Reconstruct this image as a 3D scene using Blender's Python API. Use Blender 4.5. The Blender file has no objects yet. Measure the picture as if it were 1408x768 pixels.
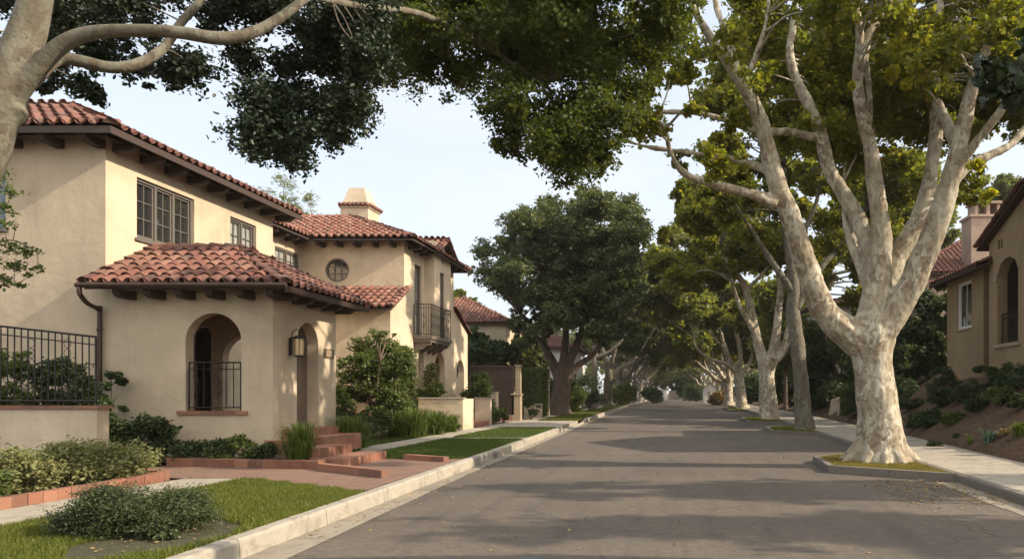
import bpy, math, random
import numpy as np
from mathutils import Vector, Matrix, noise
from mathutils.geometry import tessellate_polygon
R = math.radians
S = bpy.context.scene
C = S.collection

# ---------------------------------------------------------------- camera, sky, sun, exposure
cd = bpy.data.cameras.new("camera"); cam = bpy.data.objects.new("camera", cd); C.objects.link(cam); S.camera = cam
CAMH = 1.6
cam.location = (0, 0, CAMH); cam.rotation_euler = (R(90), 0, 0)
cd.sensor_width = 36; cd.lens = 1000 / 1408 * 36
cd.shift_x = -226 / 1408; cd.shift_y = 156 / 1408
cd.clip_end = 3000; cd.clip_start = 0.05
SUN_EL, SUN_AZ = 31.0, 96.0            # azimuth from +Y (view direction) clockwise; 90 = from the right
w = bpy.data.worlds.new("World"); S.world = w; w.use_nodes = True
nt = w.node_tree; nt.nodes.clear()
sky = nt.nodes.new('ShaderNodeTexSky'); sky.sky_type = 'NISHITA'; sky.sun_disc = False
sky.sun_elevation = R(SUN_EL); sky.sun_rotation = R(SUN_AZ); sky.dust_density = 1.6; sky.air_density = 1.0; sky.ozone_density = 1.0
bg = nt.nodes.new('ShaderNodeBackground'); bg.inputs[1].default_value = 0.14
out = nt.nodes.new('ShaderNodeOutputWorld')
tc = nt.nodes.new('ShaderNodeTexCoord'); mp = nt.nodes.new('ShaderNodeMapping'); mp.inputs['Scale'].default_value = (1, 1, 3.2)
nz = nt.nodes.new('ShaderNodeTexNoise'); nz.inputs['Scale'].default_value = 1.6; nz.inputs['Detail'].default_value = 7; nz.inputs['Roughness'].default_value = .6
cr = nt.nodes.new('ShaderNodeValToRGB'); cr.color_ramp.elements[0].position = .28; cr.color_ramp.elements[1].position = .66
cr.color_ramp.elements[0].color = (.55, .55, .55, 1); cr.color_ramp.elements[1].color = (.95, .95, .95, 1)
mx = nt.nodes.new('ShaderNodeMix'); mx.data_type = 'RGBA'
dp = nt.nodes.new('ShaderNodeVectorMath'); dp.operation = 'DOT_PRODUCT'; dp.inputs[1].default_value = (.58, -.62, .53)   # high thin cloud, extra brightness added out of view behind the camera as fill
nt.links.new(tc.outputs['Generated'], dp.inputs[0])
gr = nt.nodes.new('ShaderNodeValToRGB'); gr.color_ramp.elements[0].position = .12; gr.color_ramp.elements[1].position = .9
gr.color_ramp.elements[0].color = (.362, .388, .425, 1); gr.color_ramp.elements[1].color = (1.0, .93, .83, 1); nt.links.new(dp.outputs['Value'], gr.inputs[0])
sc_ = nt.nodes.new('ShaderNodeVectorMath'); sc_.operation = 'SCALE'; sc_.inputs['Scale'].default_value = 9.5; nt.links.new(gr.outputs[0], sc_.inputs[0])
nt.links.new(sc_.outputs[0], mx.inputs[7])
nt.links.new(tc.outputs['Generated'], mp.inputs[0]); nt.links.new(mp.outputs[0], nz.inputs['Vector'])
nt.links.new(nz.outputs[0], cr.inputs[0]); nt.links.new(cr.outputs[0], mx.inputs[0])
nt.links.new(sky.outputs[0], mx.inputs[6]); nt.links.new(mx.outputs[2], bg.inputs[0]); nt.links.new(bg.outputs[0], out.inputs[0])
sl = bpy.data.lights.new("sun", 'SUN'); sl.energy = 3.7; sl.angle = R(0.6); sl.color = (1.0, .85, .66)
so = bpy.data.objects.new("sun", sl); C.objects.link(so)
sd = Vector((math.sin(R(SUN_AZ)) * math.cos(R(SUN_EL)), math.cos(R(SUN_AZ)) * math.cos(R(SUN_EL)), math.sin(R(SUN_EL))))
so.rotation_euler = sd.to_track_quat('Z', 'Y').to_euler(); so.location = (30, 0, 30)
S.view_settings.view_transform = 'Standard'; S.view_settings.look = 'None'
S.view_settings.exposure = 0.97; S.view_settings.gamma = 1; S.view_settings.use_curve_mapping = False
S.cycles.use_denoising = True
S.cycles.max_bounces = 7; S.cycles.diffuse_bounces = 4; S.cycles.transmission_bounces = 4; S.cycles.glossy_bounces = 3
S.cycles.caustics_reflective = False; S.cycles.caustics_refractive = False; S.cycles.sample_clamp_indirect = 6

# ---------------------------------------------------------------- helpers
def P(px, py, Y): return Vector(((px - 930) * Y / 1000, Y, CAMH + (540 - py) * Y / 1000))
def lin(c): return tuple(c) + (1,)

def tag(o, label=None, cat=None, group=None, kind=None):
    if label: o['label'] = label
    if cat: o['category'] = cat
    if group: o['group'] = group
    if kind: o['kind'] = kind
    return o
def thing(name, label, cat, loc=(0, 0, 0), group=None):
    o = bpy.data.objects.new(name, None); C.objects.link(o); o.location = loc; o.empty_display_size = .2
    return tag(o, label, cat, group)

class MB:
    def __init__(s): s.v = []; s.f = []; s.m = []
    def add(s, vs, fs, mi=0):
        n = len(s.v); s.v += [tuple(v) for v in vs]; s.f += [tuple(i + n for i in f) for f in fs]; s.m += [mi] * len(fs)
    def box(s, a, b, mi=0, bev=0.0):
        x0, y0, z0 = a; x1, y1, z1 = b
        if x0 > x1: x0, x1 = x1, x0
        if y0 > y1: y0, y1 = y1, y0
        if z0 > z1: z0, z1 = z1, z0
        if bev <= 0:
            s.add([(x0,y0,z0),(x1,y0,z0),(x1,y1,z0),(x0,y1,z0),(x0,y0,z1),(x1,y0,z1),(x1,y1,z1),(x0,y1,z1)],
                  [(0,3,2,1),(4,5,6,7),(0,1,5,4),(1,2,6,5),(2,3,7,6),(3,0,4,7)], mi)
        else:
            e = bev
            s.add([(x0,y0,z0),(x1,y0,z0),(x1,y1,z0),(x0,y1,z0),(x0,y0,z1-e),(x1,y0,z1-e),(x1,y1,z1-e),(x0,y1,z1-e),
                   (x0+e,y0+e,z1),(x1-e,y0+e,z1),(x1-e,y1-e,z1),(x0+e,y1-e,z1)],
                  [(0,3,2,1),(0,1,5,4),(1,2,6,5),(2,3,7,6),(3,0,4,7),(4,5,9,8),(5,6,10,9),(6,7,11,10),(7,4,8,11),(8,9,10,11)], mi)
    def obox(s, c, U, V, W, mi=0):           # oriented box: corner c + edge vectors
        c = Vector(c); U = Vector(U); V = Vector(V); W = Vector(W)
        q = [c, c+U, c+U+V, c+V, c+W, c+U+W, c+U+V+W, c+V+W]
        s.add(q, [(0,3,2,1),(4,5,6,7),(0,1,5,4),(1,2,6,5),(2,3,7,6),(3,0,4,7)], mi)
    def tube(s, pts, rad, n=8, caps=True, mi=0, jit=0, seed=0):
        pts = [Vector(p) for p in pts]
        if not hasattr(rad, '__len__'): rad = [rad] * len(pts)
        ref = Vector((0, 0, 1)); vs = []; prev = None
        for i, p in enumerate(pts):
            t = (pts[min(i+1, len(pts)-1)] - pts[max(i-1, 0)]).normalized()
            if prev is None:
                a = t.cross(ref if abs(t.z) < .9 else Vector((1, 0, 0))).normalized()
            else:
                a = (prev - t * prev.dot(t)).normalized()
            prev = a; b = t.cross(a)
            for k in range(n):
                an = 2 * math.pi * k / n; r = rad[i]
                d = a * math.cos(an) + b * math.sin(an)
                if jit: r *= 1 + jit * noise.noise((p + d * .8) * 1.7 + Vector((seed, 0, 0)))
                vs.append(p + d * r)
        fs = [(i*n+k, i*n+(k+1) % n, (i+1)*n+(k+1) % n, (i+1)*n+k) for i in range(len(pts)-1) for k in range(n)]
        if caps: fs += [tuple(range(n))[::-1], tuple((len(pts)-1)*n+k for k in range(n))]
        s.add(vs, fs, mi)
    def poly(s, pts, mi=0):
        s.add(pts, [tuple(range(len(pts)))], mi)
    def sheet(s, pts2, z, mi=0):             # flat polygon, up-facing
        v = [Vector((x, y, z)) for x, y in pts2]
        tr = tessellate_polygon([v]); s.add(v, [t if ((v[t[1]]-v[t[0]]).cross(v[t[2]]-v[t[0]])).z > 0 else t[::-1] for t in tr], mi)
    def build(s, name, mats, parent=None, smooth=False):
        me = bpy.data.meshes.new(name); me.from_pydata([tuple(v) for v in s.v], [], s.f); me.update()
        for m in (mats if isinstance(mats, (list, tuple)) else [mats]): me.materials.append(m)
        if any(s.m): me.polygons.foreach_set('material_index', s.m)
        if smooth: me.polygons.foreach_set('use_smooth', [True] * len(me.polygons))
        o = bpy.data.objects.new(name, me); C.objects.link(o)
        if parent is not None:
            o.parent = parent; o.matrix_parent_inverse = parent_world(parent).inverted()
        return o
def parent_world(p):
    m = p.matrix_basis.copy()
    while p.parent is not None: m = p.parent.matrix_basis @ m if False else m; p = p.parent
    return m if p.type == 'EMPTY' else Matrix.Identity(4)
# all part meshes are made in world coordinates; a thing's Empty stands at its base, so the inverse of the root matrix is stored
def root_of(o):
    while o.parent is not None: o = o.parent
    return o
def _build_fix():
    def build(s, name, mats, parent=None, smooth=False):
        me = bpy.data.meshes.new(name); me.from_pydata([tuple(v) for v in s.v], [], s.f); me.update()
        for m in (mats if isinstance(mats, (list, tuple)) else [mats]): me.materials.append(m)
        if any(s.m): me.polygons.foreach_set('material_index', s.m)
        if smooth: me.polygons.foreach_set('use_smooth', [True] * len(me.polygons))
        return link_mesh(name, me, parent)
    MB.build = build
def link_mesh(name, me, parent=None):
    o = bpy.data.objects.new(name, me); C.objects.link(o)
    if parent is not None:
        o.parent = parent
        if parent.parent is None and parent.type == 'EMPTY': o.matrix_parent_inverse = Matrix.Translation(-parent.location)
    return o
_build_fix()

def spline(pts, per=5):                       # pts: list of tuples (values), Catmull-Rom resample
    a = [np.array(p, float) for p in pts]; a = [2*a[0]-a[1]] + a + [2*a[-1]-a[-2]]
    o = []
    for i in range(1, len(a)-2):
        for k in range(per):
            t = k / per; p0, p1, p2, p3 = a[i-1:i+3]
            o.append(.5*((2*p1)+(-p0+p2)*t+(2*p0-5*p1+4*p2-p3)*t*t+(-p0+3*p1-3*p2+p3)*t**3))
    o.append(a[-2]); return o

# ---------------------------------------------------------------- materials
class NT:
    def __init__(s, name):
        s.m = bpy.data.materials.new(name); s.m.use_nodes = True; s.t = s.m.node_tree; s.t.nodes.clear()
        s.o = s.n('ShaderNodeOutputMaterial'); s.b = s.n('ShaderNodeBsdfPrincipled'); s.l(s.b.outputs[0], s.o.inputs[0])
        s.tc = s.n('ShaderNodeTexCoord')
    def n(s, k, **kw):
        x = s.t.nodes.new(k)
        for a, v in kw.items(): setattr(x, a, v)
        return x
    def l(s, a, b): s.t.links.new(a, b)
    def pos(s, scale=(1, 1, 1)):
        g = s.n('ShaderNodeNewGeometry'); m = s.n('ShaderNodeMapping'); m.inputs['Scale'].default_value = scale
        s.l(g.outputs['Position'], m.inputs[0]); return m.outputs[0]
    def noise(s, scale, detail=4, rough=.55, vec=None, dist=0):
        x = s.n('ShaderNodeTexNoise'); x.inputs['Scale'].default_value = scale; x.inputs['Detail'].default_value = detail
        x.inputs['Roughness'].default_value = rough; x.inputs['Distortion'].default_value = dist
        s.l(vec if vec is not None else s.pos(), x.inputs['Vector']); return x.outputs[0]
    def ramp(s, f, stops, interp='LINEAR'):
        x = s.n('ShaderNodeValToRGB'); e = x.color_ramp.elements; x.color_ramp.interpolation = interp
        while len(e) < len(stops): e.new(.5)
        for i, (p, c) in enumerate(stops): e[i].position = p; e[i].color = lin(c) if hasattr(c, '__len__') else (c, c, c, 1)
        s.l(f, x.inputs[0]); return x.outputs[0]
    def mix(s, f, a, b, mode='MIX'):
        x = s.n('ShaderNodeMix', data_type='RGBA', blend_type=mode)
        for v, i in ((f, 0), (a, 6), (b, 7)):
            if hasattr(v, 'node'): s.l(v, x.inputs[i])
            else: x.inputs[i].default_value = v if i == 0 else lin(v)
        return x.outputs[2]
    def math(s, op, a, b):
        x = s.n('ShaderNodeMath', operation=op)
        for v, i in ((a, 0), (b, 1)):
            if hasattr(v, 'node'): s.l(v, x.inputs[i])
            else: x.inputs[i].default_value = v
        return x.outputs[0]
    def rand(s): return s.n('ShaderNodeNewGeometry').outputs['Random Per Island']
    def col(s, c):
        if hasattr(c, 'node'): s.l(c, s.b.inputs['Base Color'])
        else: s.b.inputs['Base Color'].default_value = lin(c)
    def bump(s, h, st=.3, d=.02):
        x = s.n('ShaderNodeBump'); x.inputs['Strength'].default_value = st; x.inputs['Distance'].default_value = d
        s.l(h, x.inputs['Height']); s.l(x.outputs[0], s.b.inputs['Normal'])
    def rough(s, r): s.b.inputs['Roughness'].default_value = r
    def voro(s, scale, feature='F1', vec=None, rnd=1):
        x = s.n('ShaderNodeTexVoronoi', feature=feature); x.inputs['Scale'].default_value = scale; x.inputs['Randomness'].default_value = rnd
        s.l(vec if vec is not None else s.pos(), x.inputs['Vector']); return x

def simple(name, c, rough=.7, var=.15, sc=6, bump=.15, metal=0, bd=.01):
    t = NT(name); n = t.noise(sc, 5, .6)
    t.col(t.mix(n, tuple(x*(1-var) for x in c), tuple(min(1, x*(1+var)) for x in c)))
    t.rough(rough); t.b.inputs['Metallic'].default_value = metal
    if bump: t.bump(t.noise(sc*6, 4), bump, bd)
    return t.m

def stucco(name, c, dirt=(.30, .22, .14)):
    t = NT(name)
    n1 = t.noise(.55, 6, .62, dist=.3); n2 = t.noise(3.2, 5, .65); n3 = t.noise(1.3, 6, .7, vec=t.pos((3.0, 3.0, .4)))
    a = t.mix(t.ramp(n1, [(.30, 0), (.72, 1)]), tuple(x*.70 for x in c), tuple(min(1, x*1.10) for x in c))
    a = t.mix(t.math('MULTIPLY', t.ramp(n3, [(.48, 0), (.80, 1)]), .34), a, dirt)
    a = t.mix(t.math('MULTIPLY', t.ramp(n2, [(.45, 0), (.75, 1)]), .16), a, tuple(x*.62 for x in c))
    z = t.n('ShaderNodeSeparateXYZ'); t.l(t.n('ShaderNodeNewGeometry').outputs['Position'], z.inputs[0])
    zz = t.math('ADD', z.outputs[2], t.math('MULTIPLY', n2, .7))
    a = t.mix(t.math('MULTIPLY', t.ramp(zz, [(.55, 1), (1.25, 0)]), .35), a, dirt)     # splashed soil near the foot of walls
    t.col(a); t.rough(.92)
    h = t.math('ADD', t.math('MULTIPLY', t.noise(5, 4, .5), 1.4), t.noise(45, 4, .6)); t.bump(h, .5, .026)
    return t.m
def tile_mat(name, c1=(.19, .074, .050), c2=(.11, .046, .036), c3=(.235, .115, .08), c4=(.06, .036, .030)):
    t = NT(name); r = t.rand()
    a = t.ramp(r, [(0, c2), (.3, c1), (.62, c1), (.85, c3), (1, c4)])
    n = t.noise(9, 5, .7); a = t.mix(t.math('MULTIPLY', t.ramp(n, [(.42, 0), (.7, 1)]), .55), a, (.10, .075, .06))
    n2 = t.noise(2.0, 5, .7); a = t.mix(t.math('MULTIPLY', t.ramp(n2, [(.5, 0), (.75, 1)]), .35), a, (.42, .33, .25))
    t.col(t.mix(1.0, a, (.86, .80, .80), 'MULTIPLY')); t.rough(.88); t.bump(t.noise(40, 4), .25, .01); return t.m
def leaf_mat(name, dark, mid, light, trans=.35, yel=None, spec=.35, clump=.7, tint=1.35):
    t = NT(name); r = t.rand()
    st = [(0, dark), (.45, mid), (.88, light)]
    if yel: st.append((1, yel))
    a = t.ramp(r, st)
    n = t.noise(clump, 4, .6)
    a = t.mix(t.ramp(n, [(.3, 0), (.7, 1)]), t.mix(.45, a, dark), t.mix(.30, a, light))
    a = t.mix(t.ramp(t.noise(clump*.35, 3, .5), [(.35, 0), (.65, 1)]), t.mix(.25, a, mid), t.mix(.28, a, light))
    t.col(a); t.rough(.48); t.b.inputs['Specular IOR Level'].default_value = spec
    tr = t.n('ShaderNodeBsdfTranslucent')
    t.l(t.mix(1.0, a, (min(1, .95*tint), min(1, 1.0*tint), .35), 'MULTIPLY'), tr.inputs[0])
    mxs = t.n('ShaderNodeMixShader'); mxs.inputs[0].default_value = trans
    t.l(t.b.outputs[0], mxs.inputs[1]); t.l(tr.outputs[0], mxs.inputs[2]); t.l(mxs.outputs[0], t.o.inputs[0])
    return t.m
def plane_bark(name, k=1.0):
    t = NT(name); v = t.pos((1, 1, .62))
    n = t.noise(1.8, 5, .6, vec=v)
    a = t.ramp(n, [(.3, (.25*k, .22*k, .15*k)), (.5, (.41*k, .375*k, .285*k)), (.7, (.54*k, .505*k, .41*k))])
    wv = t.n('ShaderNodeMix', data_type='VECTOR'); 
    d = t.n('ShaderNodeTexNoise'); d.inputs['Scale'].default_value = 4; d.inputs['Detail'].default_value = 4; t.l(v, d.inputs['Vector'])
    va = t.n('ShaderNodeVectorMath', operation='MULTIPLY_ADD'); va.inputs[1].default_value = (.28, .28, .28)
    t.l(d.outputs['Color'], va.inputs[0]); t.l(v, va.inputs[2])
    big = t.voro(7.5, vec=va.outputs[0]); sm = t.voro(17.0, vec=va.outputs[0])
    m1 = t.ramp(big.outputs['Color'], [(.52, 0), (.56, 1)]); m2 = t.ramp(sm.outputs['Color'], [(.62, 0), (.66, 1)])
    zone = t.ramp(t.noise(1.1, 4, .6), [(.38, .35), (.58, 1)])
    a = t.mix(t.math('MULTIPLY', t.math('MULTIPLY', m1, zone), .78), a, (.22, .165, .10))
    a = t.mix(t.math('MULTIPLY', t.math('MULTIPLY', m2, zone), .75), a, (.14, .105, .065))
    a = t.mix(t.math('MULTIPLY', t.ramp(t.noise(24, 5, .75), [(.5, 0), (.72, 1)]), .45), a, (.16, .125, .08))
    m3 = t.ramp(t.voro(16.0, vec=va.outputs[0]).outputs['Distance'], [(.10, 1), (.2, 0)])
    a = t.mix(t.math('MULTIPLY', t.math('MULTIPLY', m3, t.ramp(t.noise(2.2, 3), [(.45, 0), (.6, 1)])), .75), a, (.09, .07, .05))
    z = t.n('ShaderNodeSeparateXYZ'); t.l(t.n('ShaderNodeNewGeometry').outputs['Position'], z.inputs[0])
    a = t.mix(t.math('MULTIPLY', t.ramp(t.math('ADD', z.outputs[2], n), [(.6, 1), (2.4, 0)]), .35), a, (.34, .25, .16))
    if k < 1: a = t.mix(1.0, a, (.46, .47, .46), 'MULTIPLY')  # dull bark; shade on the fig trunk is also put into this darker colour
    t.col(a); t.rough(.85)
    h = t.math('ADD', t.math('MULTIPLY', m1, -.5), t.math('ADD', t.math('MULTIPLY', m2, -.35), t.noise(30, 4)))
    t.bump(h, .45, .02); return t.m
def rough_bark(name, c):
    t = NT(name); v = t.pos((7, 7, 1.3)); n = t.noise(1.6, 6, .7, vec=v, dist=.4)
    t.col(t.ramp(n, [(.3, tuple(x*.4 for x in c)), (.55, c), (.75, tuple(x*1.5 for x in c))])); t.rough(.95)
    t.bump(n, .9, .05); return t.m
def asphalt():
    t = NT('asphalt'); n = t.noise(.35, 6, .65, dist=.5); f = t.noise(75, 4, .8)
    a = t.ramp(n, [(.3, (.078, .062, .047)), (.7, (.160, .126, .092))])
    a = t.mix(t.ramp(f, [(.35, 0), (.75, 1)]), t.mix(.5, a, (.03, .028, .025)), t.mix(.25, a, (.22, .19, .16)))
    g = t.voro(120); a = t.mix(t.math('MULTIPLY', t.ramp(g.outputs['Color'], [(.80, 0), (.9, 1)]), .6), a, (.30, .25, .19))
    mm_ = t.noise(9, 5, .75); a = t.mix(t.ramp(mm_, [(.38, 0), (.68, 1)]), t.mix(.35, a, (.035, .029, .024)), t.mix(.12, a, (.24, .19, .14)))
    st = t.noise(1.1, 5, .6, vec=t.pos((3.0, .35, 1))); a = t.mix(t.math('MULTIPLY', t.ramp(st, [(.5, 0), (.75, 1)]), .5), a, (.04, .034, .028))
    wv = t.n('ShaderNodeVectorMath', operation='MULTIPLY_ADD'); wv.inputs[1].default_value = (1.1, 1.1, 0)
    d = t.n('ShaderNodeTexNoise'); d.inputs['Scale'].default_value = 1.3; d.inputs['Detail'].default_value = 6; p = t.pos()
    t.l(p, d.inputs['Vector']); t.l(d.outputs['Color'], wv.inputs[0]); t.l(p, wv.inputs[2])
    ck = t.voro(.33, 'DISTANCE_TO_EDGE', vec=wv.outputs[0]); msk = t.ramp(t.noise(.28, 3), [(.44, 0), (.54, 1)])
    m = t.math('MULTIPLY', t.ramp(ck.outputs['Distance'], [(.002, 1), (.006, 0)]), msk)
    a = t.mix(t.math('MULTIPLY', m, .42), a, (.02, .018, .016))
    bl = t.n('ShaderNodeVectorMath', operation='DISTANCE'); bl.inputs[1].default_value = (-1.4, 7.05, 0); t.l(p, bl.inputs[0])
    bm = t.math('MULTIPLY', t.ramp(t.math('ADD', bl.outputs['Value'], t.math('MULTIPLY', t.noise(14, 4), .16)), [(.13, 1), (.22, 0)]), .5)
    a = t.mix(bm, a, (.03, .12, .15))           # faded blue survey paint mark
    t.col(a); t.rough(.88); t.bump(t.math('ADD', f, t.math('MULTIPLY', m, -2)), .55, .006); return t.m
def concrete(name, c, sc=1.4):
    t = NT(name); n = t.noise(sc, 6, .65); n2 = t.noise(sc*9, 5, .65); st = t.noise(2.4, 5, .7, dist=1)
    a = t.mix(n, tuple(x*.72 for x in c), tuple(x*1.16 for x in c))
    a = t.mix(t.math('MULTIPLY', t.ramp(n2, [(.5, 0), (.75, 1)]), .35), a, tuple(x*.55 for x in c))
    a = t.mix(t.math('MULTIPLY', t.ramp(st, [(.50, 0), (.66, 1)]), .6), a, (.13, .11, .085))
    a = t.mix(t.math('MULTIPLY', t.rand(), .22), a, tuple(x*.6 for x in c))
    t.col(a); t.rough(.9); t.bump(t.noise(70, 4), .3, .008); return t.m
def soil(name, c):
    t = NT(name); n = t.noise(.8, 6, .7); n2 = t.noise(22, 5, .7)
    a = t.mix(n, tuple(x*.6 for x in c), tuple(x*1.3 for x in c)); a = t.mix(t.ramp(n2, [(.35, 0), (.75, 1)]), t.mix(.6, a, (.02, .014, .01)), t.mix(.2, a, (.25, .18, .11)))
    t.col(a); t.rough(1); t.bump(t.math('ADD', t.noise(7, 5), n2), .9, .05); return t.m
def brickish(name, axis, c1, c2, mortar, bw=.2, bh=.1, ms=.012):
    t = NT(name); b = t.n('ShaderNodeTexBrick'); g = t.n('ShaderNodeNewGeometry'); sp = t.n('ShaderNodeSeparateXYZ'); cb = t.n('ShaderNodeCombineXYZ')
    t.l(g.outputs['Position'], sp.inputs[0]); t.l(sp.outputs[axis[0]], cb.inputs[0]); t.l(sp.outputs[axis[1]], cb.inputs[1])
    t.l(cb.outputs[0], b.inputs['Vector']); b.inputs['Scale'].default_value = 1; b.inputs['Brick Width'].default_value = bw; b.inputs['Row Height'].default_value = bh
    b.inputs['Mortar Size'].default_value = ms; b.inputs['Color1'].default_value = lin(c1); b.inputs['Color2'].default_value = lin(c2); b.inputs['Mortar'].default_value = lin(mortar)
    b.inputs['Mortar Smooth'].default_value = .3
    n = t.noise(6, 5, .7); a = t.mix(t.math('MULTIPLY', t.ramp(n, [(.4, 0), (.75, 1)]), .45), b.outputs[0], (.15, .10, .075))
    t.col(a); t.rough(.9); t.bump(t.math('ADD', t.math('MULTIPLY', b.outputs[1], -1.5), t.noise(50, 3)), .4, .01); return t.m
def brick_piece(name):                         # separate brick solids, coloured one by one
    t = NT(name); r = t.rand(); a = t.ramp(r, [(0, (.15, .060, .038)), (.4, (.235, .095, .056)), (.75, (.31, .145, .088)), (1, (.12, .054, .038))])
    n = t.noise(10, 5, .7); a = t.mix(t.math('MULTIPLY', t.ramp(n, [(.4, 0), (.7, 1)]), .5), a, (.22, .14, .10))
    t.col(a); t.rough(.9); t.bump(t.noise(45, 4), .4, .01); return t.m
def glass_dark(name, c=(.02, .022, .022)):
    t = NT(name); t.col(c); t.rough(.03); t.b.inputs['Specular IOR Level'].default_value = 1.0; t.b.inputs['IOR'].default_value = 1.75
    t.bump(t.noise(1.2, 2), .05, .02); return t.m
def curtain_glass(name):
    t = NT(name); v = t.pos((1, 22, 1)); n = t.noise(1.0, 3, .5, vec=v)
    t.col(t.ramp(n, [(.3, (.16, .17, .16)), (.7, (.42, .43, .40))])); t.rough(.12); t.b.inputs['Coat Weight'].default_value = .8; t.b.inputs['Coat Roughness'].default_value = .03
    return t.m

M = dict(
 stucco=stucco('cream_stucco', (.565, .465, .335)), stucco2=stucco('pale_stucco', (.62, .51, .37)), ochre=stucco('ochre_stucco', (.33, .24, .135)),
 white=stucco('white_plaster', (.74, .72, .68), (.4, .36, .3)), pink=stucco('pink_plaster', (.42, .30, .23)),
 tile=tile_mat('clay_tile'), tile2=tile_mat('warm_clay_tile', (.235, .096, .062), (.145, .058, .041), (.33, .175, .12), (.10, .052, .040)),
 wood=simple('dark_brown_wood', (.045, .028, .02), .7, .35, 14), greywood=simple('weathered_grey_wood', (.13, .105, .085), .75, .3, 18),
 frame=simple('painted_grey_frame', (.12, .105, .09), .5, .12, 8, .05), whiteframe=simple('white_painted_frame', (.72, .70, .64), .5, .08, 8, .05),
 bluewood=simple('blue_painted_frame', (.10, .16, .20), .5, .15, 8, .05),
 iron=simple('black_wrought_iron', (.022, .018, .015), .55, .3, 20, .2, .3), copper=simple('brown_downpipe', (.06, .035, .025), .5, .2, 8, .05, .3),
 glass=glass_dark('window_glass'), cglass=curtain_glass('curtained_glass'), lglass=simple('amber_seeded_glass', (.55, .42, .24), .15, .2, 20, .1),
 asphalt=asphalt(), conc=concrete('pale_concrete', (.36, .32, .255)), kerb=concrete('kerb_concrete', (.37, .335, .275), 2.2), gutter=concrete('gutter_concrete', (.28, .245, .19)),
 dkkerb=concrete('weathered_kerb', (.17, .15, .125), 2.5),
 soil=soil('garden_soil', (.085, .052, .030)), banksoil=soil('bank_soil', (.135, .074, .040)), lawn=soil('lawn_base', (.055, .068, .02)),
 paver=brickish('brick_paving', (0, 1), (.215, .108, .070), (.135, .068, .046), (.20, .155, .115), .21, .105), brick=brick_piece('clay_brick'),
 terracotta=brickish('terracotta_paver', (1, 2), (.36, .15, .09), (.27, .11, .07), (.2, .15, .11), .3, .3),
 bark=plane_bark('plane_bark'), bark2=plane_bark('dull_shaded_bark', .8), bark3=plane_bark('pale_plane_bark', 1.3), oakbark=rough_bark('rough_brown_bark', (.13, .092, .066)), greybark=rough_bark('grey_bark', (.20, .17, .135)),
 fence=simple('stained_board_fence', (.032, .019, .014), .7, .25, 9), stone=simple('rough_sandstone', (.36, .28, .19), .95, .35, 5, .8, bd=.05),
)
L = dict(
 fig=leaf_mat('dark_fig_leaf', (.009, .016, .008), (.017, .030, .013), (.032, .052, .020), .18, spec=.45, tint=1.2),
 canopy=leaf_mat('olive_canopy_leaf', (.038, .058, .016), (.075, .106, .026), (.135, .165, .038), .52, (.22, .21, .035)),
 plane=leaf_mat('plane_leaf', (.085, .113, .024), (.165, .190, .036), (.285, .285, .050), .62, (.58, .44, .045)),
 planeB=leaf_mat('plane_leaf_green', (.10, .125, .036), (.185, .205, .055), (.30, .305, .075), .62, (.42, .34, .045)),
 oak=leaf_mat('oak_leaf', (.042, .062, .028), (.080, .108, .046), (.155, .18, .076), .42, (.22, .22, .075), spec=.4),
 oakB=leaf_mat('dull_oak_leaf', (.052, .072, .026), (.095, .12, .040), (.16, .18, .058), .42, (.18, .17, .045)),
 shrub=leaf_mat('shrub_leaf', (.042, .068, .020), (.085, .12, .030), (.155, .195, .050), .40, (.16, .18, .04), clump=3),
 dshrub=leaf_mat('dark_shrub_leaf', (.022, .040, .016), (.045, .074, .027), (.085, .118, .042), .32, clump=3),
 pale=leaf_mat('pale_variegated_leaf', (.065, .082, .028), (.15, .17, .06), (.34, .33, .15), .35, (.44, .40, .24), clump=4),
 grey=leaf_mat('grey_green_leaf', (.026, .042, .016), (.050, .070, .027), (.095, .115, .048), .22, clump=4),
 strap=leaf_mat('strap_leaf', (.040, .070, .015), (.085, .13, .024), (.16, .21, .04), .4, (.20, .22, .05), clump=3),
 grass=leaf_mat('lawn_blade', (.055, .080, .012), (.105, .135, .020), (.18, .195, .03), .4, (.34, .27, .09), clump=1.2),
 dgrass=leaf_mat('green_lawn_blade', (.036, .066, .012), (.068, .110, .018), (.115, .155, .026), .35, (.14, .17, .04), clump=1.2),
 dry=leaf_mat('dry_grass_blade', (.10, .095, .02), (.19, .165, .035), (.30, .24, .06), .35, (.38, .30, .09), clump=2),
 yel=leaf_mat('sunlit_yellow_leaf', (.26, .27, .02), (.40, .38, .03), (.55, .50, .05), .5, (.60, .45, .05), clump=3),  # yellow-green leaf brightened, sunlight put into its colour
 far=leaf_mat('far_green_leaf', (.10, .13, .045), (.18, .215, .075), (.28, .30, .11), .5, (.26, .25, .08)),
 litter=leaf_mat('fallen_leaf', (.12, .075, .03), (.24, .16, .06), (.38, .27, .10), .1, (.16, .08, .03), clump=4),
 agave=leaf_mat('blue_agave_leaf', (.06, .11, .08), (.09, .15, .11), (.13, .20, .14), .1, clump=4),
 red=leaf_mat('red_flower', (.35, .02, .03), (.5, .05, .05), (.55, .1, .12), .3, clump=4), orange=leaf_mat('orange_flower', (.4, .10, .02), (.5, .16, .03), (.55, .2, .05), .3, clump=4),
)

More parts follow.
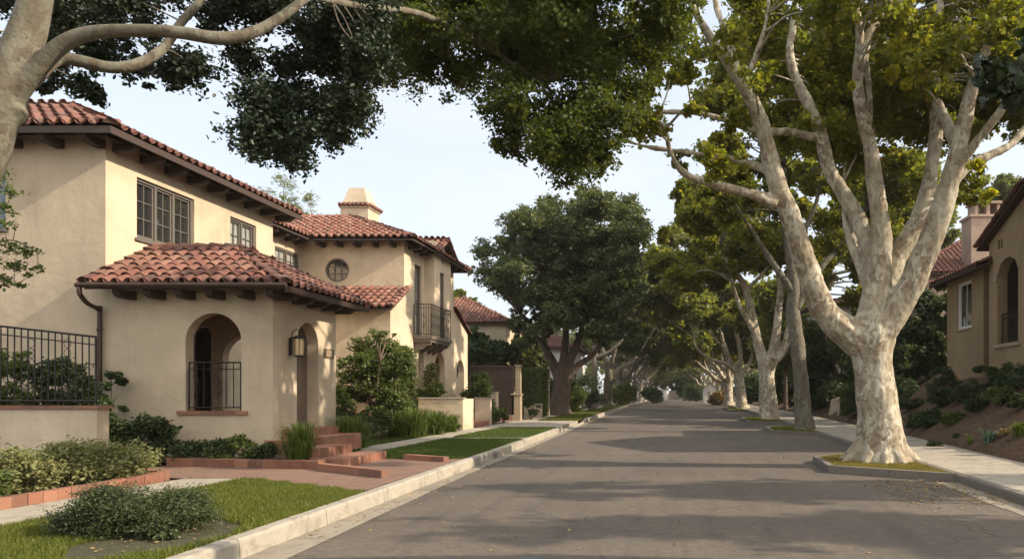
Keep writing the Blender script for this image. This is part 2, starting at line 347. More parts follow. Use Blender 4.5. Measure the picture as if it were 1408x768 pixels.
# ---------------------------------------------------------------- foliage
LEAF = np.array([[0, 0, 0], [-.30, .32, .10], [-.24, .72, .09], [0, 1, -.02], [.24, .72, .09], [.30, .32, .10]])
WIDE = np.array([[0, 0, 0], [-.50, .30, .12], [-.34, .78, .12], [0, 1, -.04], [.34, .78, .12], [.50, .30, .12]])
OVAL = np.array([[0, 0, 0], [-.26, .28, .08], [-.24, .70, .07], [0, 1, -.06], [.24, .70, .07], [.26, .28, .08]])
LOBE = np.array([[0, 0, .02], [-.52, .22, .10], [-.30, .62, .02], [0, 1, -.08], [.34, .66, .02], [.50, .26, .12]])
SLIM2 = np.array([[0, 0, 0], [-.16, .35, .04], [-.13, .72, .02], [0, 1, -.06], [.13, .72, .02], [.16, .35, .04]])
SLIM = np.array([[0, 0, 0], [-.10, .35, .04], [-.08, .72, .02], [0, 1, -.06], [.08, .72, .02], [.10, .35, .04]])
def np_mesh(name, verts, quads, mat):
    me = bpy.data.meshes.new(name); nv = len(verts); nf = len(quads); k = quads.shape[1]
    me.vertices.add(nv); me.vertices.foreach_set('co', np.ascontiguousarray(verts, np.float32).ravel())
    me.loops.add(nf*k); me.loops.foreach_set('vertex_index', np.ascontiguousarray(quads, np.int32).ravel())
    me.polygons.add(nf); me.polygons.foreach_set('loop_start', np.arange(0, nf*k, k, dtype=np.int32))
    me.materials.append(mat); me.update(calc_edges=True); return me
def leaf_arrays(pos, size, rng, shape=LEAF, up=.35, droop=.0, dirs=None):
    n = len(pos); d = rng.normal(size=(n, 3)); d[:, 2] = d[:, 2]*.6 - droop
    if dirs is not None: d = d*.5 + dirs
    d /= np.linalg.norm(d, axis=1)[:, None] + 1e-9
    q = rng.normal(size=(n, 3)); q[:, 2] += up*2.2
    s = np.cross(d, q); s /= np.linalg.norm(s, axis=1)[:, None] + 1e-9
    nn = np.cross(s, d); sz = size * rng.uniform(.5, 1.45, n)
    v = pos[:, None, :] + sz[:, None, None] * (shape[None, :, 0:1]*s[:, None, :] + (shape[None, :, 1:2]-.4)*d[:, None, :] + shape[None, :, 2:3]*nn[:, None, :])
    base = np.arange(n)[:, None]*6
    f = np.concatenate([base + np.array([0, 1, 2, 3]), base + np.array([0, 3, 4, 5])], 0)
    return v.reshape(-1, 3), f
def cloud(clumps, n, rng, sub=14, jit=.22, shell=.5, zflat=1):
    """n leaf positions in lumpy clumps; clumps: rows (x,y,z,rx,ry,rz)."""
    c = np.array(clumps, float)
    if c.shape[1] == 4: c = np.concatenate([c[:, :3], np.repeat(c[:, 3:4], 3, 1)], 1)
    wgt = (c[:, 3]*c[:, 4]*c[:, 5])**.75; wgt /= wgt.sum()
    ns = max(len(c), len(c)*sub); ci = rng.choice(len(c), ns, p=wgt)
    d = rng.normal(size=(ns, 3)); d /= np.linalg.norm(d, axis=1)[:, None]
    rr = rng.uniform(0, 1, ns)**(1-shell*.8)*rng.uniform(.75, 1.12, ns)
    sc = c[ci, :3] + d*rr[:, None]*c[ci, 3:6]
    sr = c[ci, 3:6].min(1)*jit
    li = rng.integers(0, ns, n)
    return sc[li] + rng.normal(size=(n, 3))*sr[li][:, None]*np.array([1, 1, .75])
def foliage(name, clumps, n, size, mat, parent=None, seed=1, shape=LEAF, sub=14, jit=.22, up=.35, droop=0, shell=.5, zmin=None):
    rng = np.random.default_rng(seed); p = cloud(clumps, n, rng, sub, jit, shell)
    if zmin is not None: p = p[p[:, 2] > zmin]
    v, f = leaf_arrays(p, size, rng, shape, up, droop)
    return link_mesh(name, np_mesh(name, v, f, mat), parent)

def remesh_mb(mb, name, mat, parent, voxel, relief=0):
    o = mb.build(name, mat, parent, True)
    md = o.modifiers.new('r', 'REMESH'); md.mode = 'VOXEL'; md.voxel_size = voxel; md.use_smooth_shade = True
    ms = o.modifiers.new('s', 'SMOOTH'); ms.factor = .5; ms.iterations = 4
    dg = bpy.context.evaluated_depsgraph_get(); me = bpy.data.meshes.new_from_object(o.evaluated_get(dg))
    o.modifiers.clear(); o.data = me; me.name = name
    if relief:
        nv = len(me.vertices); co = np.empty(nv*3, np.float32); no = np.empty(nv*3, np.float32); me.vertices.foreach_get('co', co); me.vertices.foreach_get('normal', no)
        co = co.reshape(-1, 3); no = no.reshape(-1, 3); d = np.array([noise.noise(Vector((x*3.1, y*3.1, z*1.7)))*.6+noise.noise(Vector((x*9, y*9, z*7)))*.4 for x, y, z in co.tolist()])
        zf = np.array([(.5*math.sin(z*46+2*noise.noise(Vector((x*4, y*4, 3))))+.5)*max(0, 1-abs(z-2.75)/.30) for x, y, z in co.tolist()])
        co += no*(d*relief - zf*relief*.16)[:, None].astype(np.float32); me.vertices.foreach_set('co', co.ravel()); me.update()
    if not me.materials: me.materials.append(mat)
    me.polygons.foreach_set('use_smooth', [True]*len(me.polygons))
    return o

def limb_px(mb, pts, n=10, per=5, jit=.14, seed=0):
    """pts: (px, py, Y, diameter px) traced on the photo and given a distance; becomes a 3D limb."""
    q = [tuple(P(a, b, Y)) + (d/2*Y/1000,) for a, b, Y, d in pts]
    s = spline(q, per)
    mb.tube([Vector(x[:3]) for x in s], [max(x[3], .008) for x in s], n, True, 0, jit, seed)
    return [Vector(x[:3]) for x in s]

def twigs(mb, nodes, targets, rng, r0=.05, n=5):
    """a curved branch from the nearest limb node to each leaf clump"""
    for t in targets:
        t = Vector(t[:3]); b = min(nodes, key=lambda p: (p - t).length + max(0, p.z - t.z)*.7)
        L_ = (t-b).length
        if L_ < .15: continue
        mid = (b+t)/2 + Vector((rng.uniform(-.12, .12), rng.uniform(-.12, .12), rng.uniform(-.02, .18)))*L_
        s = spline([tuple(b), tuple(mid), tuple(t)], 4); k = len(s)
        rr = min(r0, .012 + .018*L_)
        mb.tube([Vector(x) for x in s], [rr*(1-.75*i/(k-1)) for i in range(k)], n, True, 0, .15)

def vase_limbs(mb, base, h, r, nl, reach, top, rng, seed=0, lean=(0, 0), az0=None, low=.0, flare=1.5):
    base = Vector(base); nodes = []
    fork = base + Vector((lean[0], lean[1], h))
    tr = [tuple(base - Vector((0, 0, .3))) + (r*flare*1.1,), tuple(base + Vector((0, 0, .08))) + (r*flare,), tuple(base.lerp(fork, .18)) + (r*1.1,),
          tuple(base.lerp(fork, .6)) + (r,), tuple(fork) + (r*1.06,)]
    s = spline(tr, 5); mb.tube([Vector(x[:3]) for x in s], [x[3] for x in s], 16, True, 0, .14, seed)
    az = rng.uniform(0, 6.28) if az0 is None else az0
    for i in range(nl):
        a = az + i*6.283/nl + rng.uniform(-.35, .35); rc = reach*rng.uniform(.65, 1.1); tp = top*rng.uniform(.75, 1.05)
        o = Vector((math.cos(a), math.sin(a), 0)); rl = r*rng.uniform(.42, .62)
        p = [tuple(fork - Vector((0, 0, r*.6)) + o*r*.2) + (rl*1.15,), tuple(fork + o*rc*.22 + Vector((0, 0, tp*(.14-low*.1)))) + (rl,)]
        w1 = Vector((rng.uniform(-.5, .5), rng.uniform(-.5, .5), 0))*.6
        p.append(tuple(fork + o*rc*.42 + w1 + Vector((0, 0, tp*(.40-low*.15)))) + (rl*.75,))
        p.append(tuple(fork + o*rc*.70 + w1*.4 + Vector((0, 0, tp*(.68-low*.2)))) + (rl*.5,))
        p.append(tuple(fork + o*rc*1.0 - w1*.5 + Vector((0, 0, tp))) + (rl*.2,))
        s = spline(p, 5); pts = [Vector(x[:3]) for x in s]; mb.tube(pts, [x[3] for x in s], 10, True, 0, .12, seed+i)
        nodes += pts[4:]
        b = pts[8]; sgn = rng.choice([-1, 1]); a2 = a + sgn*rng.uniform(.6, 1.1); o2 = Vector((math.cos(a2), math.sin(a2), 0))
        q = [tuple(b) + (rl*.6,), tuple(b + o2*rc*.25 + Vector((0, 0, tp*.12))) + (rl*.42,), tuple(b + o2*rc*.55 + Vector((0, 0, tp*.34))) + (rl*.15,)]
        s = spline(q, 5); pts = [Vector(x[:3]) for x in s]; mb.tube(pts, [x[3] for x in s], 8, True, 0, .12, seed+i+9); nodes += pts[2:]
    return nodes
def crown_clumps(rng, c, rad, n, cr=(.5, 1.0), inner=.45, below=-.55, hole=None):
    o = []
    while len(o) < n:
        d = np.array([rng.gauss(0, 1) for _ in range(3)]); d /= np.linalg.norm(d)
        if d[2] < below: continue
        k = rng.uniform(inner, 1)
        p = [c[i] + d[i]*rad[i]*k for i in range(3)]
        if hole and hole(p): continue
        r = rng.uniform(*cr); o.append((p[0], p[1], p[2], r, r, r*.72))
    return o

def street_tree(name, label, base, h, r, nl, reach, top, cc, crad, ncl, nleaf, lsize, lmat, bark, seed, group=None, shape=WIDE, cat='tree', lean=(0, 0), below=-.55,
                cr=(.6, 1.2), low=0, voxel=None, hole=None, az0=None, inner=.45, sub=14, jit=.22, flare=1.5):
    rng = random.Random(seed); t = thing(name, label, cat, base, group); mb = MB()
    nodes = vase_limbs(mb, base, h, r, nl, reach, top, rng, seed, lean, az0, low, flare)
    cl = crown_clumps(rng, cc, crad, ncl, cr, inner, below, hole)
    if voxel:
        remesh_mb(mb, 'trunk', bark, t, voxel); tw = MB(); twigs(tw, nodes, cl, rng); tw.build('branches', bark, t, True)
    else:
        twigs(mb, nodes, cl, rng, .06); mb.build('trunk', bark, t, True)
    foliage('crown', cl, nleaf, lsize, lmat, t, seed, shape, sub=sub, jit=jit)
    return t

# ---------------------------------------------------------------- setting: ground, road, kerbs, pavement
def lerp_tab(tab, y):
    if y <= tab[0][0]: return tab[0][1] + (y-tab[0][0])*(tab[1][1]-tab[0][1])/(tab[1][0]-tab[0][0])*.3
    for (a, b), (c, d) in zip(tab, tab[1:]):
        if y <= c: return b + (d-b)*(y-a)/(c-a)
    return tab[-1][1]
LK = [(5, -4.14), (10.8, -4.27), (14.8, -4.35), (31, -4.72), (60, -5.3), (95, -6.0), (260, -6.0)]       # left kerb foot
LA = [(5, -3.66), (10.6, -3.93), (14.8, -4.12), (31, -4.5), (60, -5.1), (95, -5.85), (260, -5.85)]     # asphalt edge
RK = [(5, 4.75), (13, 5.0), (21, 5.15), (33, 5.45), (60, 6.0), (95, 6.4), (260, 6.4)]
RS = [(5, 6.35), (14.8, 7.07), (24, 7.7), (46, 8.6), (95, 9.2), (260, 9.2)]
lk = lambda y: lerp_tab(LK, y); la = lambda y: lerp_tab(LA, y); rk = lambda y: lerp_tab(RK, y); rs = lambda y: lerp_tab(RS, y)
KH = .20; SW0, SW1 = -8.1, -7.1
YS = [-6, -2] + [2 + 2*i for i in range(40)] + [90 + 10*i for i in range(18)]
def strip(mb, fa, fb, z, ys, mi=0):
    for a, b in zip(ys, ys[1:]): mb.poly([(fa(a), a, z), (fb(a), a, z), (fb(b), b, z), (fa(b), b, z)], mi)
m = MB(); m.box((-900, -200, -.6), (900, 2500, -.08)); tag(m.build('ground', M['soil']), 'earth under the whole street', 'ground', kind='structure')
m = MB(); strip(m, lambda y: la(y)-.5, lambda y: rk(y)+.2, 0, YS); tag(m.build('road', M['asphalt']), 'sunlit and shaded asphalt street running to the far trees', 'road', kind='structure')
m = MB()
for a, b in zip(YS, YS[1:]):
    n_ = max(1, round((b-a)/2))
    for i in range(n_):
        y0, y1 = a+(b-a)*i/n_+.006, a+(b-a)*(i+1)/n_-.006
        m.add([(lk(y0)-.02, y0, .008), (la(y0), y0, .006), (la(y1), y1, .006), (lk(y1)-.02, y1, .008)], [(0, 1, 2, 3)])
tag(m.build('gutter', M['gutter']), 'pale concrete gutter along the left kerb', 'gutter', kind='structure')
def kerb(mb, f, side, y0, y1, h=KH, wd=.18, h1=None, z0=-.05):
    h1 = h if h1 is None else h1
    sec = []
    for y, hh in ((y0, h), (y1, h1)):
        x = f(y); s = side
        sec.append([(x, y, z0), (x - s*.0+s*.012, y, hh-.03), (x+s*.035, y, hh), (x+s*wd, y, hh), (x+s*wd, y, z0)])
    n = 5; v = sec[0]+sec[1]
    fs = [(i, i+1, n+i+1, n+i) for i in range(n-1)] + [(4, 3, 2, 1, 0), (5, 6, 7, 8, 9)]
    mb.add(v, fs if side < 0 else [q[::-1] for q in fs])
m = MB(); y = -4.0
while y < 200:
    st_ = 1.83 if y < 60 else 8; y1 = y + st_; g = .006
    h0, h1 = KH, KH
    if 29.2 < y < 37: h0 = h1 = .05            # driveway apron dip
    elif 27.3 < y <= 29.2: h1 = .05
    elif 37 <= y < 38.9: h0 = .05
    kerb(m, lk, -1, y+g, y1-g, h0, .18, h1); y = y1
tag(m.build('kerb', M['kerb']), 'pale concrete kerb along the left side of the road', 'kerb', kind='structure')
m = MB(); strip(m, lambda y: -300, lambda y: lk(y)-.18, KH-.025, YS); tag(m.build('yard_ground', M['soil']), 'bare soil of the left front yards', 'ground', kind='structure')
m = MB(); y = -4
while y < 200:
    st_ = 1.25 if y < 60 else 10
    if not (12.0 < y+st_/2 < 15.6): m.box((SW0, y+.005, 0), (SW1, y+st_-.005, KH), 0, .006)
    y += st_
# crossings of the parkway and the driveway apron
m.box((SW1+.005, 22.3, 0), (lk(22.5)-.19, 23.0, KH-.002))
for y0 in (29.4, 31.3, 33.2, 35.1): m.box((SW1+.005, y0, 0), (lk(y0+1)-.19, y0+1.88, KH-.004))
m.box((SW0-3.2, 36.3, 0), (SW0-.005, 38.3, KH-.002))
m.box((SW0-3.4, 19.2, 0), (SW0-.006, 19.9, KH-.003))
tag(m.build('pavement', M['conc']), 'pale concrete pavement on the left side', 'pavement', kind='structure')
# lawns of the parkway: base sheets + blades
def blades(name, label, polys, n, hgt, mat, seed, wd=.006, zf=KH, z=None, holes=None, parent=None):
    rng = np.random.default_rng(seed); ps = []
    for (x0, x1, y0, y1) in polys:
        a = abs(x1-x0)*(y1-y0); k = int(n*a)
        yy = rng.uniform(y0, y1, k); xx = rng.uniform(x0, x1, k)
        ps.append(np.stack([xx, yy], 1))
    p = np.concatenate(ps)
    if holes: p = p[holes(p[:, 0], p[:, 1])]
    n_ = len(p); a = rng.uniform(0, 6.283, n_); ln = rng.normal(size=(n_, 2))*.45; h = hgt*rng.uniform(.5, 1.25, n_)
    zz = np.full(n_, zf) if z is None else z(p[:, 0], p[:, 1])
    w_ = wd*rng.uniform(.7, 1.4, n_)
    b0 = np.stack([p[:, 0]-np.cos(a)*w_, p[:, 1]-np.sin(a)*w_, zz-.01], 1); b1 = np.stack([p[:, 0]+np.cos(a)*w_, p[:, 1]+np.sin(a)*w_, zz-.01], 1)
    tp = np.stack([p[:, 0]+ln[:, 0]*h, p[:, 1]+ln[:, 1]*h, zz+h], 1)
    v = np.stack([b0, b1, tp], 1).reshape(-1, 3); f = np.arange(n_*3).reshape(-1, 3)
    o = link_mesh(name, np_mesh(name, v, f, mat), parent)
    return tag(o, label, 'grass', kind='stuff') if parent is None else o
LW = [('sunny_front', -7.09, 3.0, 11.6), ('mid', -7.09, 15.5, 22.28), ('third', -7.09, 23.02, 29.35), ('far', -7.09, 37.1, 44.5)]
m = MB()
for _, x0, y0, y1 in LW:
    ys = np.linspace(y0, y1, 6)
    for a, b in zip(ys, ys[1:]): m.poly([(x0, a, KH-.012), (lk(a)-.18, a, KH-.012), (lk(b)-.18, b, KH-.012), (x0, b, KH-.012)])
for a, b in ((44.6, 56), (58, 75), (77, 95)): m.poly([(SW1, a, KH-.01), (lk(a)-.18, a, KH-.01), (lk(b)-.18, b, KH-.01), (SW1, b, KH-.01)])
m.poly([(-10.2, 17.2, KH-.012), (-8.12, 17.2, KH-.012), (-8.12, 26.8, KH-.012), (-10.2, 26.8, KH-.012)])
tag(m.build('lawn', M['lawn']), 'grassy parkway strips between pavement and kerb', 'lawn', kind='structure')
VLK = np.vectorize(lk)
bare = lambda x, y: ((x+5.0)**2/.30 + (y-7.0)**2/.9 + .25*np.sin(x*9)*np.cos(y*7) > 1)
ke = lambda x, y: x < VLK(y)-.16
def _front(x, y): return ke(x, y) & bare(x, y) & (y < 10.35 + (-4.45-x)*.62 + .06*np.sin(x*11))
blades('grass', 'bright mown grass of the front parkway strip beside the low shrub', [(-7.09, -4.3, 3.5, 12.2)], 5200, .045, L['grass'], 3, .005, holes=_front)
blades('grass', 'green mown grass between brick paving and narrow concrete crossing', [(-7.09, -4.4, 15.5, 22.28)], 2400, .055, L['dgrass'], 4, .007, holes=ke)
blades('grass', 'mown grass patch between the concrete crossing and the driveway apron', [(-7.09, -4.5, 23.02, 29.35)], 1500, .06, L['dgrass'], 5, .009, holes=ke)
blades('grass', 'grass patch past the driveway apron below the big oak', [(-7.09, -4.6, 37.1, 44.5)], 800, .07, L['grass'], 6, .012, holes=ke)
blades('grass', 'garden grass in front of the strap-leaved plants', [(-10.2, -8.12, 17.2, 26.8)], 1200, .06, L['dgrass'], 7, .01)
blades('grass', 'far parkway grass along the left pavement', [(-7.1, -5, 45, 95)], 220, .09, L['grass'], 8, .02, holes=ke)
# fallen leaves
def litter(name, label, boxes, n, size, seed, zf=lambda x, y: x*0+.008):
    rng = np.random.default_rng(seed); k = n//len(boxes); P_ = []
    for (x0, x1, y0, y1) in boxes:
        x = rng.uniform(x0, x1, k); y = y0+(y1-y0)*rng.uniform(0, 1, k)**1.3; P_.append(np.stack([x, y, zf(x, y)], 1))
    p = np.concatenate(P_); v, f = leaf_arrays(p, size, rng, WIDE, up=4, dirs=None); v[:, 2] = np.maximum(v[:, 2], np.repeat(p[:, 2], 6)+.001)
    tag(link_mesh(name, np_mesh(name, v, f, L['litter'])), label, 'fallen leaves', kind='stuff')
litter('fallen_leaves', 'dry leaves scattered over the road by the kerbs', [(-4.2, 4.9, 6, 34), (3.2, 4.9, 10, 30), (3.4, 4.95, 10.5, 13.4), (-4.2, -3.9, 8, 30)], 1000, .036, 11)
litter('fallen_leaves', 'dry leaves caught in the gutter by the near tree bed', [(4.35, 4.95, 10.5, 13.2), (3.2, 4.8, 12.0, 13.4), (3.6, 5.1, 24, 28)], 420, .04, 12)
litter('fallen_leaves', 'dry leaves lying on the parkway soil beside the low shrub', [(-6.2, -4.6, 6.4, 9.0)], 170, .03, 13, lambda x, y: x*0+KH+.0)

# right side: gutter, kerb, tree beds, pavement, bank
m = MB(); ys = [2, 4, 6, 8, 10, 12, 13.0]
for a, b in zip(ys, ys[1:]): m.poly([(rk(a)-.40, a, .006), (rk(a)+.01, a, .008), (rk(b)+.01, b, .008), (rk(b)-.36, b, .006)])
tag(m.build('gutter', M['gutter']), 'pale concrete gutter at the right road edge', 'gutter', kind='structure')
m = MB(); RH = .15; y = -2.0
while y < 200:
    st_ = 2.4 if y < 60 else 9; kerb(m, rk, 1, y+.005, y+st_-.005, RH, .16); y += st_
def bed(mb, xl, y0, y1, y2, y3, h=RH):
    """raised kerb round a tree bed that juts into the road"""
    xr0, xr3 = rk(y0), rk(y3); pts = [(xr0+.02, y0), (xl-.0, y1), (xl+.12, y2), (xr3+.02, y3)]
    cx, cy = (xr0+xl)/2, (y0+y3)/2; wd = .13
    for (a, b) in zip(pts, pts[1:]):
        d = Vector((b[0]-a[0], b[1]-a[1], 0)); l = d.length; d /= l; nn = Vector((-d.y, d.x, 0))
        if nn.dot(Vector((cx-a[0], cy-a[1], 0))) < 0: nn = -nn
        k = max(1, round(l/1.2))
        for i in range(k):
            p = Vector((a[0], a[1], -.05)) + d*(l*i/k+.004); q = d*(l/k-.008)
            mb.obox(p, q, nn*wd, Vector((0, 0, h+.05)))
    return pts
beds = [bed(m, 3.05, 13.1, 14.6, 16.9, 18.7), bed(m, 3.72, 27.0, 28.6, 31.5, 33.6), bed(m, 3.75, 37.0, 38.5, 43.5, 45.5), bed(m, 4.6, 60, 63, 74, 77)]
tag(m.build('kerb', M['dkkerb']), 'weathered kerb of the right pavement and its jutting tree beds', 'kerb', kind='structure')
m = MB()
for pts in beds: m.sheet(pts, RH-.03)
tag(m.build('tree_bed_soil', M['soil']), 'soil in the jutting tree beds', 'ground', kind='structure')
def inside(pts, sh=.14):
    def f(x, y):
        r = np.ones_like(x, bool); cx = sum(p[0] for p in pts)/4; cy = sum(p[1] for p in pts)/4
        for a, b in zip(pts, pts[1:]+pts[:1]):
            ex, ey = b[0]-a[0], b[1]-a[1]; l = math.hypot(ex, ey); c0 = (ex*(cy-a[1])-ey*(cx-a[0]))/l; c = (ex*(y-a[1])-ey*(x-a[0]))/l
            r &= (c*np.sign(c0) > (sh if a is not pts[-1] else 0))
        return r
    return f
for i, (pts, nm) in enumerate(zip(beds, ['short dry grass in the bed round the big near plane tree', 'grass in the bed of the leaning slim trunk', 'grass in the third tree bed along the right kerb', 'grass in the farthest tree bed'])):
    blades('grass', nm, [(pts[1][0], pts[0][0]+.3, pts[0][1], pts[3][1])], 3200 if i == 0 else 700, .05, L['dry'] if i == 0 else L['grass'], 20+i, .006 if i == 0 else .014, zf=RH-.03, holes=inside(pts))
m = MB(); y = -2.0
while y < 200:
    st_ = 1.5 if y < 60 else 10; a, b = y+.005, y+st_-.005
    v = [(rk(a)+.165, a, RH+.004), (rs(a), a, RH+.03), (rs(b), b, RH+.03), (rk(b)+.165, b, RH+.004)]
    m.add(v + [(x_, y_, -.02) for x_, y_, _ in v], [(0, 1, 2, 3), (0, 4, 5, 1), (1, 5, 6, 2), (2, 6, 7, 3), (3, 7, 4, 0)]); y += st_
tag(m.build('pavement', M['conc']), 'curving pale concrete pavement below the right bank', 'pavement', kind='structure')
def bank_h(x, y):
    d = x - rs(y)
    if d <= 0: return RH-.05
    t = min(d/3.9, 1); k = 1.0 if y < 38 else max(.55, 1-(y-38)*.03)
    return RH + .0 + k*(2.42*(t**.9)) + max(0, d-3.9)*.16 + (.10*noise.noise(Vector((x*.7, y*.7, 0))) + .03*noise.noise(Vector((x*3, y*3, 5))))*min(1, d)
m = MB(); xs_ = [-.25, 0, .12, .25, .4, .6, .85, 1.1, 1.4, 1.7, 2.0, 2.4, 2.8, 3.2, 3.6, 4, 4.5, 5, 6, 8, 12, 20, 40, 80]
ysb = [-4] + [1+.5*i for i in range(74)] + [38+2*i for i in range(30)] + [100+15*i for i in range(12)]
vv = []
for y in ysb:
    for d in xs_: x = rs(y)+d; vv.append((x, y, bank_h(x, y)))
nx = len(xs_); m.add(vv, [(j*nx+i, j*nx+i+1, (j+1)*nx+i+1, (j+1)*nx+i) for j in range(len(ysb)-1) for i in range(nx-1)])
tag(m.build('bank_terrain', M['banksoil'], smooth=True), 'bare brown soil bank rising beside the right pavement', 'bank', kind='structure')
VB = np.vectorize(bank_h)
litter('fallen_leaves', 'dry leaves and twigs scattered over the brown bank', [(7.2, 11, 11, 26)], 900, .05, 14, lambda x, y: VB(x, y)+.004)

# brick paving, steps and edging before the porch
m = MB(); m.sheet([(-9.9, 13.4), (-9.9, 12.2), (-8.1, 11.95), (-7.1, 11.95), (-4.46, 10.35), (-4.53, 15.45), (-6.3, 15.45), (-9.9, 15.1)], KH+.004)
tag(m.build('brick_paving', M['paver']), 'red brick paving between the kerb and the porch', 'paving', kind='structure')
def brick_run(mb, p0, p1, wd, z0, h, bl=.2, gap=.008, rng=random.Random(5)):
    a = Vector((p0[0], p0[1], 0)); b = Vector((p1[0], p1[1], 0)); d = b-a; l = d.length; d /= l; nn = Vector((-d.y, d.x, 0)); k = max(1, round(l/bl))
    for i in range(k):
        j = rng.uniform(-.004, .004); c = a + d*(l*i/k + gap/2) + Vector((0, 0, z0)) + nn*j
        mb.obox(c, d*(l/k-gap), nn*wd, Vector((0, 0, h + rng.uniform(-.004, .004))))
t = thing('brick_planter_border', 'red brick border of the planting bed in front of the porch', 'planter border', (-8, 13.6, KH))
m = MB(); brick_run(m, (-9.75, 13.9), (-6.55, 13.3), .12, KH-.03, .19, .3); brick_run(m, (-6.55, 13.42), (-6.75, 14.2), .12, KH-.03, .187, .26); m.build('brick_course', M['brick'], t)
m = MB(); m.sheet([(-9.9, 14.0), (-6.6, 13.42), (-6.8, 14.3), (-6.8, 15.15), (-11.9, 15.15), (-11.9, 13.6)], KH+.07); m.build('soil_fill', M['soil'], t)
t = thing('brick_planter_border', 'curving terracotta brick border under the pale shrub row by the pavement', 'planter border', (-8.2, 9, KH))
m = MB()
pp = [(-8.12, 3.5), (-8.12, 6), (-8.11, 8), (-8.12, 10.2), (-8.2, 11.4), (-8.36, 12.0)]
for a, b in zip(pp, pp[1:]): brick_run(m, a, b, .13, KH-.03, .165, .21)
brick_run(m, (-8.36, 12.0), (-9.5, 12.3), .12, KH-.03, .165, .21); m.build('brick_course', M['brick'], t)
m = MB(); m.sheet([(-8.2, 3.5), (-8.22, 8), (-8.24, 11.2), (-8.44, 11.95), (-9.75, 12.2), (-12, 12.2), (-12, 3.5)], KH+.07); m.build('soil_fill', M['soil'], t)
t = thing('brick_steps', 'red brick steps climbing to the porch archway', 'steps', (-7, 14.7, KH))
def bstep(x0, x1, y0, y1, z0, z1):
    mm = MB(); rg = random.Random(int(x0*100))
    mm.box((x0+.13, y0+.13, z0), (x1-.13, y1, z1-.004)); 
    brick_run(mm, (x1-.125, y0), (x1-.125, y1), -.125, z0-.01, z1-z0+.012, .105, .007, rg); 
    brick_run(mm, (x0, y0), (x1-.13, y0), .125, z0-.01, z1-z0+.011, .21, .008, rg); return mm.build('step', M['brick'], t)
bstep(-6.95, -6.2, 13.75, 15.55, KH, .36); bstep(-7.6, -6.9, 14.0, 15.5, .3, .52); bstep(-8.1, -7.55, 14.3, 15.5, .4, .67)
m = MB(); m.box((-8.42, 15.52, .3), (-8.0, 17.3, .82)); m.box((-8.0, 15.5, .3), (-7.5, 17.3, .66)); m.build('landing', M['terracotta'], t)
t = MB(); brick_run(t, (-6.5, 13.15), (-4.85, 11.95), .14, KH, .13, .6, .004); tag(t.build('brick_edging', M['brick']), 'low brick edging crossing the paving toward the kerb', 'edging')
t = MB(); brick_run(t, (-5.75, 15.3), (-4.72, 14.75), .14, KH, .11, .35); tag(t.build('brick_edging', M['brick']), 'short low brick edging beside the green lawn', 'edging')

# ---------------------------------------------------------------- building kit
Z = Vector((0, 0, 1)); XU = Vector((1, 0, 0)); YU = Vector((0, 1, 0))
def arch(u0, u1, v0, v1, n=14, k=1.0):
    r = (u1-u0)/2; c = (u0+u1)/2; vs = v1 - r*k
    return [(u0, v0), (u1, v0)] + [(c + r*math.cos(math.pi*i/n), vs + r*k*math.sin(math.pi*i/n)) for i in range(n+1)]
def rect(u0, u1, v0, v1): return [(u0, v0), (u1, v0), (u1, v1), (u0, v1)]
def circ(u, v, r, n=24): return [(u+r*math.cos(2*math.pi*i/n), v+r*math.sin(2*math.pi*i/n)) for i in range(n)]
def wall(mb, O, U, N, outline, holes=(), t=.25, mi=0):
    """plastered wall: outer face through O spanned by U and Z, outward normal N, real openings with reveals"""
    O = Vector(O); loops = [list(outline)] + [list(h) for h in holes]
    pt = lambda q, d: O + U*q[0] + Z*q[1] - N*d
    flat = [q for l in loops for q in l]
    tri = tessellate_polygon([[Vector((q[0], q[1], 0)) for q in l] for l in loops]); n = len(flat)
    v = [pt(q, 0) for q in flat] + [pt(q, t) for q in flat]; f = []
    for a, b, c in tri:
        if (v[b]-v[a]).cross(v[c]-v[a]).length < 1e-9: continue
        if (v[b]-v[a]).cross(v[c]-v[a]).dot(N) < 0: a, b, c = a, c, b
        f += [(a, b, c), (c+n, b+n, a+n)]
    k = 0
    for l in loops:
        m_ = len(l)
        for i in range(m_): f.append((k+i, k+(i+1) % m_, k+(i+1) % m_+n, k+i+n))
        k += m_
    mb.add(v, f, mi)
def in_poly(x, y, pg):
    c = False; j = len(pg)-1
    for i in range(len(pg)):
        if (pg[i][1] > y) != (pg[j][1] > y) and x < (pg[j][0]-pg[i][0])*(y-pg[i][1])/(pg[j][1]-pg[i][1])+pg[i][0]: c = not c
        j = i
    return c
